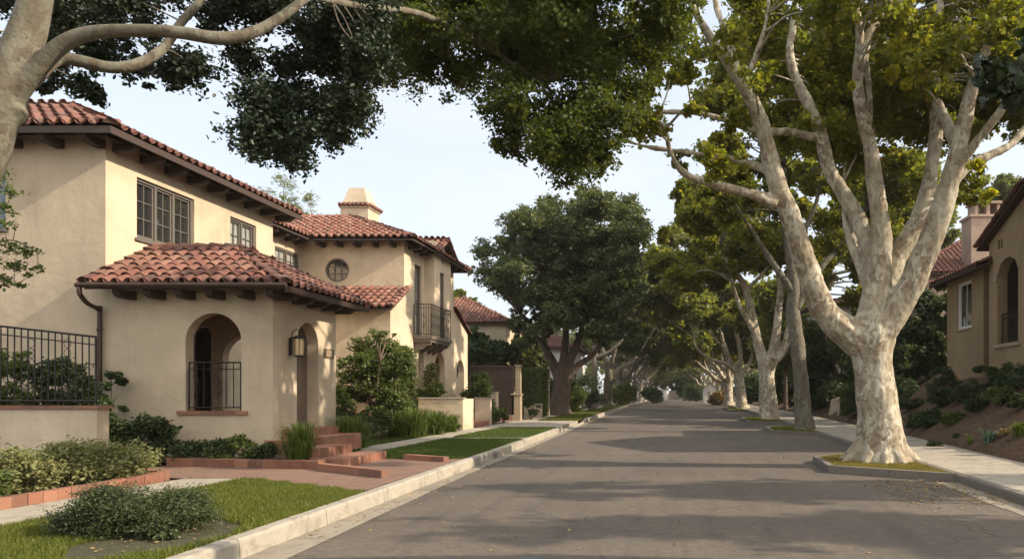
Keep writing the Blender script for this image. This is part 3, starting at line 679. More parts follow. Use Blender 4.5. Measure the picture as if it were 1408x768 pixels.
def tile_slope(mb, poly, rng, tw=.27, tl=.33, rad=.105):
    """barrel tiles laid on a roof slope; poly[0]->poly[1] is the eave (left to right seen from outside)"""
    p = [Vector(q) for q in poly]; U = (p[1]-p[0]).normalized(); n = Vector((0, 0, 0))
    for i in range(1, len(p)-1): n += (p[i]-p[0]).cross(p[i+1]-p[0])
    n.normalize()
    if n.z < 0: n = -n
    V = n.cross(U).normalized()
    if V.z < 0: V = -V
    q2 = [((q-p[0]).dot(U), (q-p[0]).dot(V)) for q in p]
    um = max(a for a, b in q2); u0 = min(a for a, b in q2); vm = max(b for a, b in q2); W = (p[1]-p[0]).length
    k0 = max(1, round(W/tw)); tw = W/k0
    def piece(uc, vc, r0, r1, ln, lift0, lift1, conc, ns=6):
        vs = []; du = rng.uniform(-.012, .012); skew = rng.uniform(-.018, .018); lf = rng.uniform(-.006, .010)
        for (vv, r, lf0, sk) in ((vc, r0, lift0+lf, 0), (vc+ln, r1, lift1+lf, skew)):
            for i in range(ns+1):
                a = math.pi*i/ns; x = math.cos(a)*r; y = math.sin(a)*r*.85
                if conc: y = -y
                vs.append(p[0] + U*(uc+du+x+sk) + V*vv + n*(lf0+y))
        m_ = ns+1; th = -.014 if not conc else .0
        f = [(i, i+1, m_+i+1, m_+i) for i in range(ns)]
        mb.add(vs, f)
        if not conc:                         # visible lower lip of the tile
            lp = [p[0] + U*(uc+du+math.cos(math.pi*i/ns)*(r0-.018)) + V*(vc+.002) + n*(lift0+lf+math.sin(math.pi*i/ns)*(r0-.018)*.85) for i in range(ns+1)]
            mb.add(vs[:m_] + lp, [(i, m_+i, m_+i+1, i+1) for i in range(ns)])
    rows = int(vm/tl)+1; cols = int((um-u0)/tw)+2; c0 = int(math.floor(u0/tw))-1
    for j in range(rows):
        for i in range(c0, c0+cols+2):
            u = (i+.5)*tw; v = j*tl - .02
            if in_poly(u, v+tl*.45, q2): piece(u, v, rad, rad*.84, tl*1.28, .045, .012, False)
            u = i*tw; 
            if in_poly(u, v+tl*.45, q2): piece(u, v-.03, rad*.98, rad*.98, tl*1.25, .105, .085, True, 4)
def ridge_tiles(mb, a, b, rng, r=.135, ln=.36, lift=.03):
    a = Vector(a); b = Vector(b); d = b-a; L_ = d.length; d /= L_; s = d.cross(Z).normalized(); n = s.cross(d); k = max(1, round(L_/ln)); ns = 7
    for i in range(k):
        vs = []; o = s*rng.uniform(-.012, .012); z_ = rng.uniform(-.008, .012)
        for t_, rr, lf in ((0, r, lift+.035), (1.2, r*.84, lift)):
            c = a + d*(L_*(i+t_)/k) + o
            for q in range(ns+1):
                an = math.pi*q/ns; vs.append(c + s*math.cos(an)*rr + n*(math.sin(an)*rr*.85 + lf + z_ - .03))
        mb.add(vs, [(q, q+1, ns+2+q, ns+1+q) for q in range(ns)] + [tuple(range(ns+1))])
def deck(mb, poly, th=.06, drop=.05):
    v = [Vector(q)-Z*drop for q in poly]; w_ = [q-Z*th for q in v]; n = len(v)
    mb.add(v+w_, [tuple(range(n)), tuple(range(2*n-1, n-1, -1))] + [(i, n+i, n+(i+1) % n, (i+1) % n) for i in range(n)])
def window(parent, O, U, N, u0, u1, v0, v1, cols, rows, sashes=1, mat='frame', glass='glass', depth=.13, sill=True, sillmat='frame', inset=0, vis=.045):
    """framed window with sashes and glazing bars set back in its opening"""
    O = Vector(O); q = lambda u, v, d: O + U*u + Z*v - N*d
    fr = MB(); fw = .065
    def bar(mb, a0, a1, b0, b1, d0, d1): mb.obox(q(a0, b0, d1), U*(a1-a0), Z*(b1-b0), N*(d1-d0))
    for a in (bar,):
        a(fr, u0+.004, u0+fw, v0+.004, v1-.004, depth-.08, depth+.03); a(fr, u1-fw, u1-.004, v0+.004, v1-.004, depth-.08, depth+.03)
        a(fr, u0+fw, u1-fw, v1-fw, v1-.004, depth-.08, depth+.03); a(fr, u0+fw, u1-fw, v0+.004, v0+fw, depth-.08, depth+.03)
        sw = (u1-u0-2*fw)/sashes
        for i in range(1, sashes): a(fr, u0+fw+sw*i-.035, u0+fw+sw*i+.035, v0+fw, v1-fw, depth-.075, depth+.03)
    f = fr.build('window', M[mat], parent)
    for i in range(sashes):
        s0 = u0+fw+sw*i+(.037 if i else .002); s1 = u0+fw+sw*(i+1)-(.037 if i < sashes-1 else .002)
        b = MB(); e = vis
        bar(b, s0, s0+e, v0+fw+.002, v1-fw-.002, depth-.045, depth+.01); bar(b, s1-e, s1, v0+fw+.002, v1-fw-.002, depth-.045, depth+.01)
        bar(b, s0+e, s1-e, v0+fw+.002, v0+fw+e, depth-.045, depth+.01); bar(b, s0+e, s1-e, v1-fw-e, v1-fw-.002, depth-.045, depth+.01)
        a0, a1, b0, b1 = s0+e, s1-e, v0+fw+e, v1-fw-e
        for c in range(1, cols): x = a0+(a1-a0)*c/cols; bar(b, x-.011, x+.011, b0, b1, depth-.03, depth)
        for r in range(1, rows): y_ = b0+(b1-b0)*r/rows; bar(b, a0, a1, y_-.011, y_+.011, depth-.028, depth-.002)
        b.build('sash', M[mat], f)
        g = MB(); g.obox(q(a0-.01, b0-.01, depth+.006), U*(a1-a0+.02), Z*(b1-b0+.02), N*.004); g.build('pane', M[glass], f)
    if sill:
        s = MB(); s.obox(q(u0-.07, v0-.055, depth), U*(u1-u0+.14), Z*.055, N*(depth+.05)); s.build('sill', M[sillmat], f)
    return f
def rafter(parent, base, out_, wd, hh, ln, mat='wood'):
    """projecting rafter tail with a shaped end"""
    b = Vector(base); s = out_.cross(Z).normalized(); m_ = MB()
    prof = [(0, 0), (0, -hh), (ln*.72, -hh), (ln*.9, -hh*.75), (ln, -hh*.35), (ln, 0)]
    v = [b - s*wd/2 + out_*x + Z*z_ for x, z_ in prof] + [b + s*wd/2 + out_*x + Z*z_ for x, z_ in prof]; n = len(prof)
    m_.add(v, [tuple(range(n)), tuple(range(2*n-1, n-1, -1))] + [(i, n+i, n+(i+1) % n, (i+1) % n) for i in range(n)])
    return m_.build('rafter_tail', M[mat], parent)
def railing(parent, pts, z0, z1, n, mat='iron', r=.009, name='railing', scroll=True, z1b=None):
    m_ = MB(); pts = [Vector((x, y, 0)) for x, y in pts]; tot = sum((b-a).length for a, b in zip(pts, pts[1:])); z1b = z1 if z1b is None else z1b; acc = 0
    for a, b in zip(pts, pts[1:]):
        L_ = (b-a).length; k = max(2, round(n*L_/tot)); zt = lambda s: z1 + (z1b-z1)*(acc+s*L_)/tot
        m_.tube([a+Z*zt(0), b+Z*zt(1)], r*1.9, 6); m_.tube([a+Z*z0, b+Z*z0], r*1.5, 6); m_.tube([a+Z*(zt(0)-.14), b+Z*(zt(1)-.14)], r*1.1, 5)
        for i in range(k+1):
            c = a.lerp(b, i/k); m_.tube([c+Z*(z0-(.06 if i in (0, k) else 0)), c+Z*zt(i/k)], r*(1.7 if i in (0, k) else 1), 5)
            if scroll and i % 3 == 1 and i < k:
                d = (b-a).normalized(); H = zt(i/k)-z0
                for zc, sg in ((z0+H*.3, 1), (z0+H*.62, -1)):
                    m_.tube([c+Z*zc+d*(sg*.075*(1-t_)*math.sin(t_*9+1)+.0)+Z*(.11*(1-t_*.7)*math.cos(t_*9)) for t_ in [j/14 for j in range(15)]], r*.7, 4)
        acc += L_
    return m_.build(name, M[mat], parent)

# ---------------------------------------------------------------- house with the porch
g1 = thing('stucco_house', 'cream two-storey stucco house with tiled arched corner porch', 'house', (-12, 15.2, .2))
YF, XM, XP, YPB = 15.2, -11.93, -8.43, 18.0; XL = -21; EV = 6.98; YM1 = 21.5
m = MB()
wall(m, (0, YF, 0), XU, -YU, rect(XL, XM, 0, EV), [rect(-15.2, -14.02, 5.02, 6.42)])
wall(m, (XM, 0, 0), YU, XU, rect(YF+.25, YM1, 0, EV), [rect(16.08, 18.0, 5.02, 6.38), rect(19.45, 20.65, 5.1, 6.33), rect(16.0, 17.2, .8, 3.1)])
wall(m, (XL, YM1, 0), XU, YU, rect(0, XM-XL-.25, 0, EV)); m.build('wall', M['stucco'], g1)
m = MB(); m.box((XL, YF+.3, 3.7), (XM-.3, YM1-.3, 3.8)); m.box((XM-1.6, YF+.3, .7), (XM-1.5, YM1-.3, 3.69)); m.build('inner_floor', M['wood'], g1)
f_ = window(g1, (0, YF, 0), XU, -YU, -15.2, -14.02, 5.02, 6.42, 2, 3, 1, 'bluewood', 'glass', .10)
window(g1, (XM, 0, 0), YU, XU, 16.08, 18.0, 5.02, 6.38, 2, 3, 3)
window(g1, (XM, 0, 0), YU, XU, 19.45, 20.65, 5.1, 6.33, 2, 3, 2, 'frame', 'cglass')
m = MB(); wall(m, (0, YF, 0), XU, -YU, rect(XM, XP, 0, 3.80), [arch(930*0+(-10.26), -9.09, 1.22, 3.27)], .26)
wall(m, (XP, 0, 0), YU, XU, rect(YF+.26, YPB, 0, 3.80), [arch(16.15, 17.12, .82, 3.2)], .26)
wall(m, (0, YPB, 0), XU, YU, rect(XM+.002, XP-.26, 0, 3.80), [arch(-11.86, -11.36, .82, 3.25), arch(-11.08, -9.95, .82, 3.0)], .24)
m.build('porch_wall', M['stucco'], g1)
m = MB(); m.box((XM+.01, YF+.262, .2), (XP-.262, YPB-.242, .8)); m.build('porch_floor', M['terracotta'], g1)
m = MB(); m.box((XM-.1, YF+.02, 3.56), (XP-.01, YPB-.01, 3.62)); m.build('porch_ceiling', M['stucco'], g1)
m = MB(); m.box((XM, YF-.035, 0), (XP+.035, YF-.001, .54), 0); m.box((XP+.001, YF, 0), (XP+.035, YPB, .54)); m.build('plinth', M['stucco'], g1)
# arch sill of bricks, railing in the arch
m = MB(); brick_run(m, (-10.42, YF-.05), (-8.95, YF-.05), .30, 1.15, .075, .24, .006); m.build('sill', M['brick'], g1)
railing(g1, [(-10.2, YF+.03), (-9.12, YF+.03)], 1.30, 2.24, 7, r=.010)
# dark iron door in the back wall and the front door in the house wall
d = MB(); wall(d, (0, YPB-.03, 0), XU, YU, arch(-11.84, -11.38, .82, 3.22), [], .05); dd = d.build('door', M['fence'], g1)
d = MB()
for i in range(6): d.tube([(-11.80+i*.078, YPB-.10, .85), (-11.80+i*.078, YPB-.10, 2.98-(abs(i-2.5)*.06))], .010, 5)
for k in range(9): d.tube([(-11.61+.17*math.sin(t_*6.3)*(1-.2*t_), YPB-.105, 1.0+k*.22+.09*math.cos(t_*6.3)) for t_ in [j/10 for j in range(11)]], .007, 4)
d.build('scroll_grille', M['iron'], dd)
d = MB(); d.box((XM-.12, 16.02, .8), (XM-.06, 17.18, 3.08)); dd = d.build('door', M['wood'], g1)
d = MB()
for i in range(3): d.box((XM-.06, 16.12+i*.36, 1.0), (XM-.04, 16.40+i*.36, 2.9))
d.build('door_panel', M['fence'], dd)
# main roof
rg = random.Random(3)
X0, X1, Y0, Y1, ze, zr = -21.5, -11.38, 14.62, 22.08, 6.98, 8.78; ym = (Y0+Y1)/2; xr = X1-(Y1-Y0)/2*1.02
fr = [(X0, Y0, ze), (X1, Y0, ze), (xr, ym, zr), (X0, ym, zr)]; st_ = [(X1, Y0, ze), (X1, Y1, ze), (xr, ym, zr)]; bk = [(X1, Y1, ze), (X0, Y1, ze), (X0, ym, zr), (xr, ym, zr)]
m = MB(); [tile_slope(m, q, rg) for q in (fr, st_, bk)]
for a, b in (((X1, Y0, ze), (xr, ym, zr)), ((X1, Y1, ze), (xr, ym, zr)), ((X0, ym, zr), (xr, ym, zr))): ridge_tiles(m, a, b, rg)
m.build('roof', M['tile'], g1, True)
m = MB(); [deck(m, q) for q in (fr, st_, bk)]; m.build('roof_deck', M['wood'], g1)
m = MB(); m.box((X0, Y0-.03, ze-.16), (X1+.03, Y0, ze-.02)); m.box((X1, Y0+.002, ze-.16), (X1+.03, Y1, ze-.02)); m.build('fascia', M['wood'], g1)
x = -20.6
while x < -11.6: rafter(g1, (x, YF, ze-.11), -YU, .15, .17, .52); x += .86
y = 15.45
while y < 21.9: rafter(g1, (XM, y, ze-.11), XU, .15, .17, .50); y += .78
# porch roof
X0, X1, Y0, Y1, ze, zr = -11.92, -7.88, 14.64, 18.58, 3.80, 4.88; ym = (Y0+Y1)/2; xr = -9.95
fr = [(X0, Y0, ze), (X1, Y0, ze), (xr, ym, zr), (X0, ym, zr)]; st_ = [(X1, Y0, ze), (X1, Y1, ze), (xr, ym, zr)]; bk = [(X1, Y1, ze), (X0, Y1, ze), (X0, ym, zr), (xr, ym, zr)]
m = MB(); [tile_slope(m, q, rg, .27, .32, .108) for q in (fr, st_, bk)]
for a, b in (((X1, Y0, ze), (xr, ym, zr)), ((X1, Y1, ze), (xr, ym, zr)), ((X0, ym, zr), (xr, ym, zr)), ((X0, Y0, ze), (X0, ym, zr))): ridge_tiles(m, a, b, rg, .125, .34)
m.build('porch_roof', M['tile'], g1, True)
m = MB(); [deck(m, q) for q in (fr, st_, bk)]; m.build('roof_deck', M['wood'], g1)
m = MB(); m.tube([(X0-.12, Y0-.05, ze-.03), (X1+.05, Y0-.05, ze-.03)], .055, 8); m.box((X1, Y0+.01, ze-.15), (X1+.03, Y1, ze-.03)); m.build('gutter_pipe', M['copper'], g1)
for i in range(6): rafter(g1, (-11.35+i*.62, YF, ze-.10), -YU, .15, .16, .48)
for i in range(5): rafter(g1, (XP, 15.35+i*.66, ze-.10), XU, .14, .15, .46)
m = MB(); q = [(-11.97, 14.58, 3.72), (-11.97, 14.6, 3.58), (-11.98, 14.8, 3.42), (-11.985, 15.08, 3.33), (-11.99, 15.12, 3.15), (-11.99, 15.12, .3)]
m.tube([Vector(a) for a in spline(q, 3)], .045, 8)
for z_ in (2.9, 1.7): m.tube([(-11.99, 15.12, z_), (-11.99, 15.12, z_+.05)], .056, 8)
m.build('downpipe', M['copper'], g1, True)
# wall lantern
lx, ly, lz = XP+.20, 15.86, 2.62
m = MB(); m.box((XP+.002, ly-.05, lz-.2), (XP+.03, ly+.05, lz+.18)); m.tube([(XP+.02, ly, lz+.12), (XP+.06, ly, lz+.30), (XP+.14, ly, lz+.37), (lx, ly, lz+.36), (lx+.01, ly, lz+.22)], .010, 6)
m.tube([(lx, ly, lz+.19), (lx, ly, lz+.23)], [.155, .05], 8); m.tube([(lx, ly, lz+.165), (lx, ly, lz+.19)], [.16, .155], 8); m.tube([(lx, ly, lz-.23), (lx, ly, lz-.2)], [.09, .115], 8)
for k in range(6): a = k*math.pi/3; m.tube([(lx+.108*math.cos(a), ly+.108*math.sin(a), lz-.2), (lx+.125*math.cos(a), ly+.125*math.sin(a), lz+.17)], .007, 4)
lan = m.build('wall_lantern', M['iron'], g1)
m = MB(); m.tube([(lx, ly, lz-.195), (lx, ly, lz+.16)], [.10, .118], 6); m.build('glass', M['lglass'], lan)
# number plaque by the arch
def text_mesh(s, size, mat, name, parent, mtx, ext=.004):
    c = bpy.data.curves.new(name, 'FONT'); c.body = s; c.size = size; c.extrude = ext; c.align_x = 'CENTER'; c.align_y = 'CENTER'
    o = bpy.data.objects.new('tmp', c); C.objects.link(o); dg = bpy.context.evaluated_depsgraph_get(); me = bpy.data.meshes.new_from_object(o.evaluated_get(dg))
    bpy.data.objects.remove(o); me.transform(mtx); me.materials.clear(); me.materials.append(mat); me.name = name
    return link_mesh(name, me, parent)
M['plq'] = simple('plaque_brown', (.13, .09, .06), .5, .3, 12, .1); M['plt'] = simple('plaque_cream_figure', (.45, .36, .24), .6, .1, 12, 0)
m = MB(); m.box((XP+.001, 17.38, 2.44), (XP+.022, 17.86, 2.66))
pq = m.build('number_plaque', M['plq'], g1)
B = Matrix(((0, 0, 1, 0), (1, 0, 0, 0), (0, 1, 0, 0), (0, 0, 0, 1)))           # text lying on a +X facing wall: right = +Y, up = +Z
text_mesh('838', .20, M['plt'], 'number', pq, Matrix.Translation((XP+.026, 17.62, 2.55)) @ B)

# ---------------------------------------------------------------- second house (round window, balcony)
g2 = thing('stucco_house', 'pale stucco house with a round window, chimney and iron balcony', 'house', (-11, 28, .3))
XW, YA, YLo = -10.42, 27.84, 26.5; EV = 7.42
m = MB()
wall(m, (0, YA, 0), XU, -YU, rect(-14.3, XW, 5.455, EV), [circ(-12.98, 6.30, .46)])
wall(m, (0, YLo, 0), XU, -YU, [(-14.3, 0), (XW, 0), (XW, 4.86), (-14.3, 4.86)])
wall(m, (XW, 0, 0), YU, XU, [(YLo+.25, 0), (30.1, 0), (30.1, EV), (YA+.25, EV), (YA+.25, 5.45), (YA, 5.45), (YLo+.25, 4.86)], [rect(28.95, 29.75, 3.9, 6.75), arch(29.42-.05, 30.05, .3, 3.5, k=1.4)], .25)
wall(m, (0, 30.1, 0), XU, -YU, rect(XW+.001, -10.02, 3.6, 7.9), [], .2)
wall(m, (-10.02, 0, 0), YU, XU, [(30.3, 3.6), (32.3, 3.6), (32.3, 7.3), (31.2, 7.95), (30.3, 7.4)], [rect(30.85, 31.4, 3.9, 6.72), rect(31.06, 31.2, 7.1, 7.4)], .22)
wall(m, (XW, 0, 0), YU, XU, rect(30.1+.001, 34.0, 0, 3.6), [arch(31.35, 32.75, .3, 3.4, k=1.2)], .25)
wall(m, (XW, 0, 0), YU, XU, rect(32.3, 34.0, 3.602, EV), [rect(32.75, 33.3, 4.0, 6.4)], .25)
wall(m, (XW, 0, 0), YU, XU, [(34.002, 0), (36.3, 0), (36.3, 4.5), (34.002, 5.45)], [arch(34.5, 35.7, .3, 3.2)], .3)
wall(m, (-14.3, 0, 0), YU, XU, rect(21.8, YA, 0, EV), [rect(25.9, 27.55, 6.1, 6.85)], .25)
wall(m, (-17, 34.0, 0), XU, YU, rect(0, 6.32, 0, EV)); m.build('wall', M['stucco2'], g2)
m = MB(); m.box((-14.2, YA+.3, .2), (XW-.6, 33.7, .25)); m.box((-14.0, 29, .3), (-11.6, 29.1, 3.4)); m.box((-11.7, 29.2, .3), (-11.6, 33.6, 3.4)); m.box((-14.0, 28.2, 3.45), (XW-.27, 33.7, 3.6)); m.box((-11.9, 28.2, 3.62), (-11.8, 33.7, 7.2)); m.build('inner_wall', M['stucco2'], g2)
# round window
f = MB(); n_ = 28
ring = lambda r, d: [(-12.98+r*math.cos(2*math.pi*i/n_), YA+d, 6.30+r*math.sin(2*math.pi*i/n_)) for i in range(n_)]
f.add(ring(.458, .02)+ring(.40, .02)+ring(.40, .12)+ring(.458, .12), [(k*n_+i, k*n_+(i+1) % n_, ((k+1) % 4)*n_+(i+1) % n_, ((k+1) % 4)*n_+i) for k in range(4) for i in range(n_)])
for o in (-.13, .13): h = math.sqrt(.4**2-o*o); f.box((-12.98+o-.012, YA+.05, 6.30-h), (-12.98+o+.012, YA+.08, 6.30+h)); f.box((-12.98-h, YA+.052, 6.30+o-.012), (-12.98+h, YA+.078, 6.30+o+.012))
rw = f.build('round_window', M['frame'], g2); f = MB(); f.add(ring(.41, .085), [tuple(range(n_))]); f.build('pane', M['glass'], rw)
window(g2, (-14.3, 0, 0), YU, XU, 25.9, 27.55, 6.1, 6.85, 2, 2, 2, 'frame', 'cglass', .1)
window(g2, (XW, 0, 0), YU, XU, 28.95, 29.75, 3.9, 6.75, 2, 6, 1, 'greywood', 'cglass', .15, False)
window(g2, (-10.02, 0, 0), YU, XU, 30.85, 31.4, 3.9, 6.72, 2, 6, 1, 'greywood', 'cglass', .12, False)
window(g2, (XW, 0, 0), YU, XU, 32.75, 33.3, 4.0, 6.4, 1, 5, 1, 'wood', 'glass', .15, False)
# roofs
X0, X1, Y0, Y1, ze, zr = -13.72, -9.82, 27.2, 34.7, 7.42, 9.05; ym = 30.95; xr = -13.75
m = MB(); T2 = dict(tw=.27, tl=.34, rad=.108)
A_ = [(X0, Y0, ze), (X1, Y0, ze), (xr, ym, zr), (-17.4, ym, zr)]
B_ = [(X1, Y0, ze), (X1, Y1, ze), (xr, ym, zr)]; C_ = [(X1, Y1, ze), (-17.4, Y1, ze), (-17.4, ym, zr), (xr, ym, zr)]
D_ = [(X0, 21.6, ze), (X0, Y0, ze), (-17.4, ym, zr), (-17.4, 21.6, zr)]
for q in (A_, B_, C_, D_): tile_slope(m, q, rg, **T2)
for a, b in ((A_[1], A_[2]), (B_[1], B_[2]), ((-17.4, ym, zr), (xr, ym, zr))): ridge_tiles(m, a, b, rg)
# bay gable
gy, gz = 31.2, 8.12
G1 = [(-9.82, 30.0, 7.42), (-9.82, 30.0, 7.42)]
ga = [(-12.3, 30.05, 7.46), (-9.80, 30.05, 7.46), (-9.80, gy, gz), (-12.3, gy, gz)]; gb = [(-9.80, 32.45, 7.40), (-12.3, 32.45, 7.40), (-12.3, gy, gz), (-9.80, gy, gz)]
tile_slope(m, ga, rg, .25, .32, .1); tile_slope(m, gb, rg, .25, .32, .1); ridge_tiles(m, (-9.78, gy, gz), (-12.0, gy, gz), rg)
for a, b in (((-9.80, 30.02, 7.46), (-9.80, gy, gz)), ((-9.80, 32.48, 7.40), (-9.80, gy, gz))): ridge_tiles(m, a, b, rg, .10, .3)
# shed roof over the ground floor and raking wing roof
Sd = [(-14.2, 25.98, 4.66), (-10.18, 25.98, 4.66), (-10.22, 27.82, 5.62), (-14.2, 27.82, 5.62)]
tile_slope(m, Sd, rg, **T2); ridge_tiles(m, (-10.20, 25.98, 4.68), (-10.22, 27.84, 5.64), rg, .11, .32)
ridge_tiles(m, (-10.35, 36.45, 4.52), (-10.35, 34.0, 5.55), rg, .12, .32)
m.build('roof', M['tile2'], g2, True)
m = MB(); [deck(m, q) for q in (A_, B_, C_, D_, ga, gb, Sd)]; m.add([(-10.42, 34, 5.46), (-10.42, 36.4, 4.46), (-14, 36.4, 4.46), (-14, 34, 5.46)], [(0, 1, 2, 3)]); m.build('roof_deck', M['wood'], g2)
for i in range(5): rafter(g2, (-13.5+i*.68, YA, ze-.10), -YU, .15, .16, .58)
for y in (28.3, 28.9, 29.5, 33.0, 33.7): rafter(g2, (XW, y, ze-.10), XU, .15, .16, .5)
for y in (25.2, 25.9, 26.6, 27.2): rafter(g2, (-14.3, y, ze-.10), XU, .15, .16, .5)
# chimney
m = MB(); cx0, cx1, cy0, cy1 = -14.55, -13.35, 31.5, 32.7
m.box((cx0, cy0, 8.0), (cx1, cy1, 9.62)); m.box((cx0-.05, cy0-.05, 9.62), (cx1+.05, cy1+.05, 9.70))
a, b = .06, .26; v = [(cx0+a, cy0+a, 9.88), (cx1-a, cy0+a, 9.88), (cx1-a, cy1-a, 9.88), (cx0+a, cy1-a, 9.88), (cx0+b, cy0+b, 10.55), (cx1-b, cy0+b, 10.55), (cx1-b, cy1-b, 10.55), (cx0+b, cy1-b, 10.55)]
m.add(v, [(0, 1, 5, 4), (1, 2, 6, 5), (2, 3, 7, 6), (3, 0, 4, 7), (4, 5, 6, 7), (3, 2, 1, 0)])
ch = m.build('chimney', M['stucco2'], g2)
m = MB()
for (x0, y0, x1, y1) in ((cx0-.12, cy0-.12, cx1+.12, cy0-.12), (cx1+.12, cy0-.12, cx1+.12, cy1+.12)):
    for i in range(7):
        a = Vector((x0+(x1-x0)*(i+.5)/7, y0+(y1-y0)*(i+.5)/7, 9.735)); b = a + (Vector(((cx0+cx1)/2, (cy0+cy1)/2, 9.735))-a).normalized()*.22 + Z*.07; m.tube([a, b], [.085, .07], 8)
m.build('chimney_tiles', M['tile2'], ch, True)
# balcony
m = MB(); m.box((XW, 28.75, 3.74), (-9.66, 31.35, 3.86)); m.box((XW, 28.8, 3.62), (-9.72, 31.3, 3.738)); bal = m.build('balcony', M['greywood'], g2)
for y in (28.95, 29.7, 30.5, 31.1): 
    m = MB(); pr = [(0, 3.61), (.66, 3.61), (.66, 3.52), (.45, 3.46), (.38, 3.36), (.15, 3.30), (.0, 3.2)]
    v = [(XW+a, y-.07, b) for a, b in pr]+[(XW+a, y+.07, b) for a, b in pr]; n_ = len(pr)
    m.add(v, [tuple(range(n_)), tuple(range(2*n_-1, n_-1, -1))]+[(i, n_+i, n_+(i+1) % n_, (i+1) % n_) for i in range(n_)]); m.build('bracket', M['greywood'], bal)
railing(bal, [(XW+.03, 28.8), (-9.72, 28.8), (-9.72, 31.3), (XW+.42, 31.3)], 3.93, 5.12, 34, r=.009)

# ---------------------------------------------------------------- garden walls, gates and piers on the left
def capped_wall(name, label, a, b, z0, z1, mat, capmat='conc', cap=.05, ov=.04, cat='garden wall'):
    t_ = thing(name, label, cat, ((a[0]+b[0])/2, (a[1]+b[1])/2, z0)); m_ = MB(); m_.box((a[0], a[1], z0-.1), (b[0], b[1], z1)); m_.build('wall', M[mat], t_)
    m_ = MB(); m_.box((min(a[0], b[0])-ov, min(a[1], b[1])-ov, z1+.001), (max(a[0], b[0])+ov, max(a[1], b[1])+ov, z1+cap), 0, .012); m_.build('coping', M[capmat], t_); return t_
t = thing('garden_wall', 'dappled cream garden wall with brick coping below the iron fence', 'garden wall', (-12, 12.4, .2))
m = MB(); m.box((-20, 12.3, .1), (-9.80, 12.56, 1.33)); m.build('wall', M['stucco'], t)
m = MB(); brick_run(m, (-19, 12.26), (-9.76, 12.26), .34, 1.331, .055, .42, .005); m.build('coping', M['brick'], t)
t = thing('iron_fence', 'dark wrought iron fence standing on the cream garden wall', 'fence', (-12, 12.43, 1.4))
railing(t, [(-9.92, 12.43), (-13.4, 12.43)], 1.47, 2.56, 30, r=.011, z1b=2.95, name='panel', scroll=False)
rgs = random.Random(4)
for i in range(4):
    x = -10.4-.62*i; m = MB()
    for k in range(6): zc = 1.6+.17*k; m.tube([(x+.06*math.sin(t_*7), 12.42, zc+.08*math.cos(t_*7)) for t_ in [j/9 for j in range(10)]], .006, 4)
    m.build('scrollwork', M['iron'], t)
gw = capped_wall('garden_wall', 'low cream garden wall with flat coping beneath the balcony', (-9.86, 27.8), (-8.16, 28.05), .2, 1.38, 'stucco2')
m = MB(); m.box((-8.45, 28.06, .1), (-8.17, 29.3, 1.375)); m.build('return_wall', M['stucco2'], gw)
capped_wall('gate_pier', 'broad cream pier right of the terracotta steps', (-8.95, 32.3), (-8.28, 32.6), .2, 1.36, 'stucco2', cat='pier')
capped_wall('gate_pier', 'taller cream pier with wide cap beside the dark board gate', (-9.05, 34.3), (-8.5, 34.75), .2, 1.62, 'stucco2', cat='pier')
t = thing('terracotta_steps', 'small terracotta steps behind the low garden wall', 'steps', (-9, 31, .2))
for i, (x0, x1, z1) in enumerate(((-9.0, -8.3, .38), (-9.4, -9.01, .56), (-10.3, -9.41, .74))):
    m = MB(); m.box((x0, 29.4, .1), (x1, 32.2, z1)); m.build('step', M['terracotta'], t)
t = thing('board_gate', 'tall dark brown board gate between pier and stone post', 'gate', (-10, 37, .2))
m = MB(); x = -11.1
while x < -8.35: m.box((x, 37.0, .5), (x+.135, 37.05, 2.92)); x += .142
m.build('board', M['fence'], t); m = MB(); m.box((-11.1, 36.96, 2.925), (-8.32, 37.09, 3.0)); m.build('rail', M['fence'], t)
m = MB(); m.box((-11.1, 36.9, .1), (-8.4, 37.2, .49)); m.build('threshold', M['terracotta'], t)
def stone_post(label, x, y, w_, h):
    t_ = thing('stone_post', label, 'post', (x, y, .2)); m_ = MB(); m_.box((x-w_/2, y, .1), (x+w_/2, y+w_, h), 0, .03); m_.build('shaft', M['stone'], t_)
    m_ = MB(); m_.box((x-w_/2-.05, y-.05, h+.002), (x+w_/2+.05, y+w_+.05, h+.07), 0, .02); m_.build('cap', M['stone'], t_)
stone_post('short stone post with flat cap beside the dark board gate', -8.15, 37.0, .42, 1.5)
stone_post('slim rust-brown post rising behind the short stone post', -8.28, 38.0, .26, 3.0)
capped_wall('stone_wall', 'low rough sandstone wall below the clipped hedge', (-8.6, 41.0), (-7.6, 41.3), .15, .95, 'stone', 'stone', cat='stone wall')
stone_post('pale square post between hedge and plaster wall', -8.6, 45.0, .3, 2.6)
t = MB(); t.box((-8.4, 45.2, .1), (-7.9, 45.35, 2.4)); t.box((-8.42, 45.18, 2.402), (-7.88, 45.37, 2.46)); tag(t.build('garden_wall', M['stucco']), 'tall plaster garden wall immediately left of the oak trunk', 'garden wall')

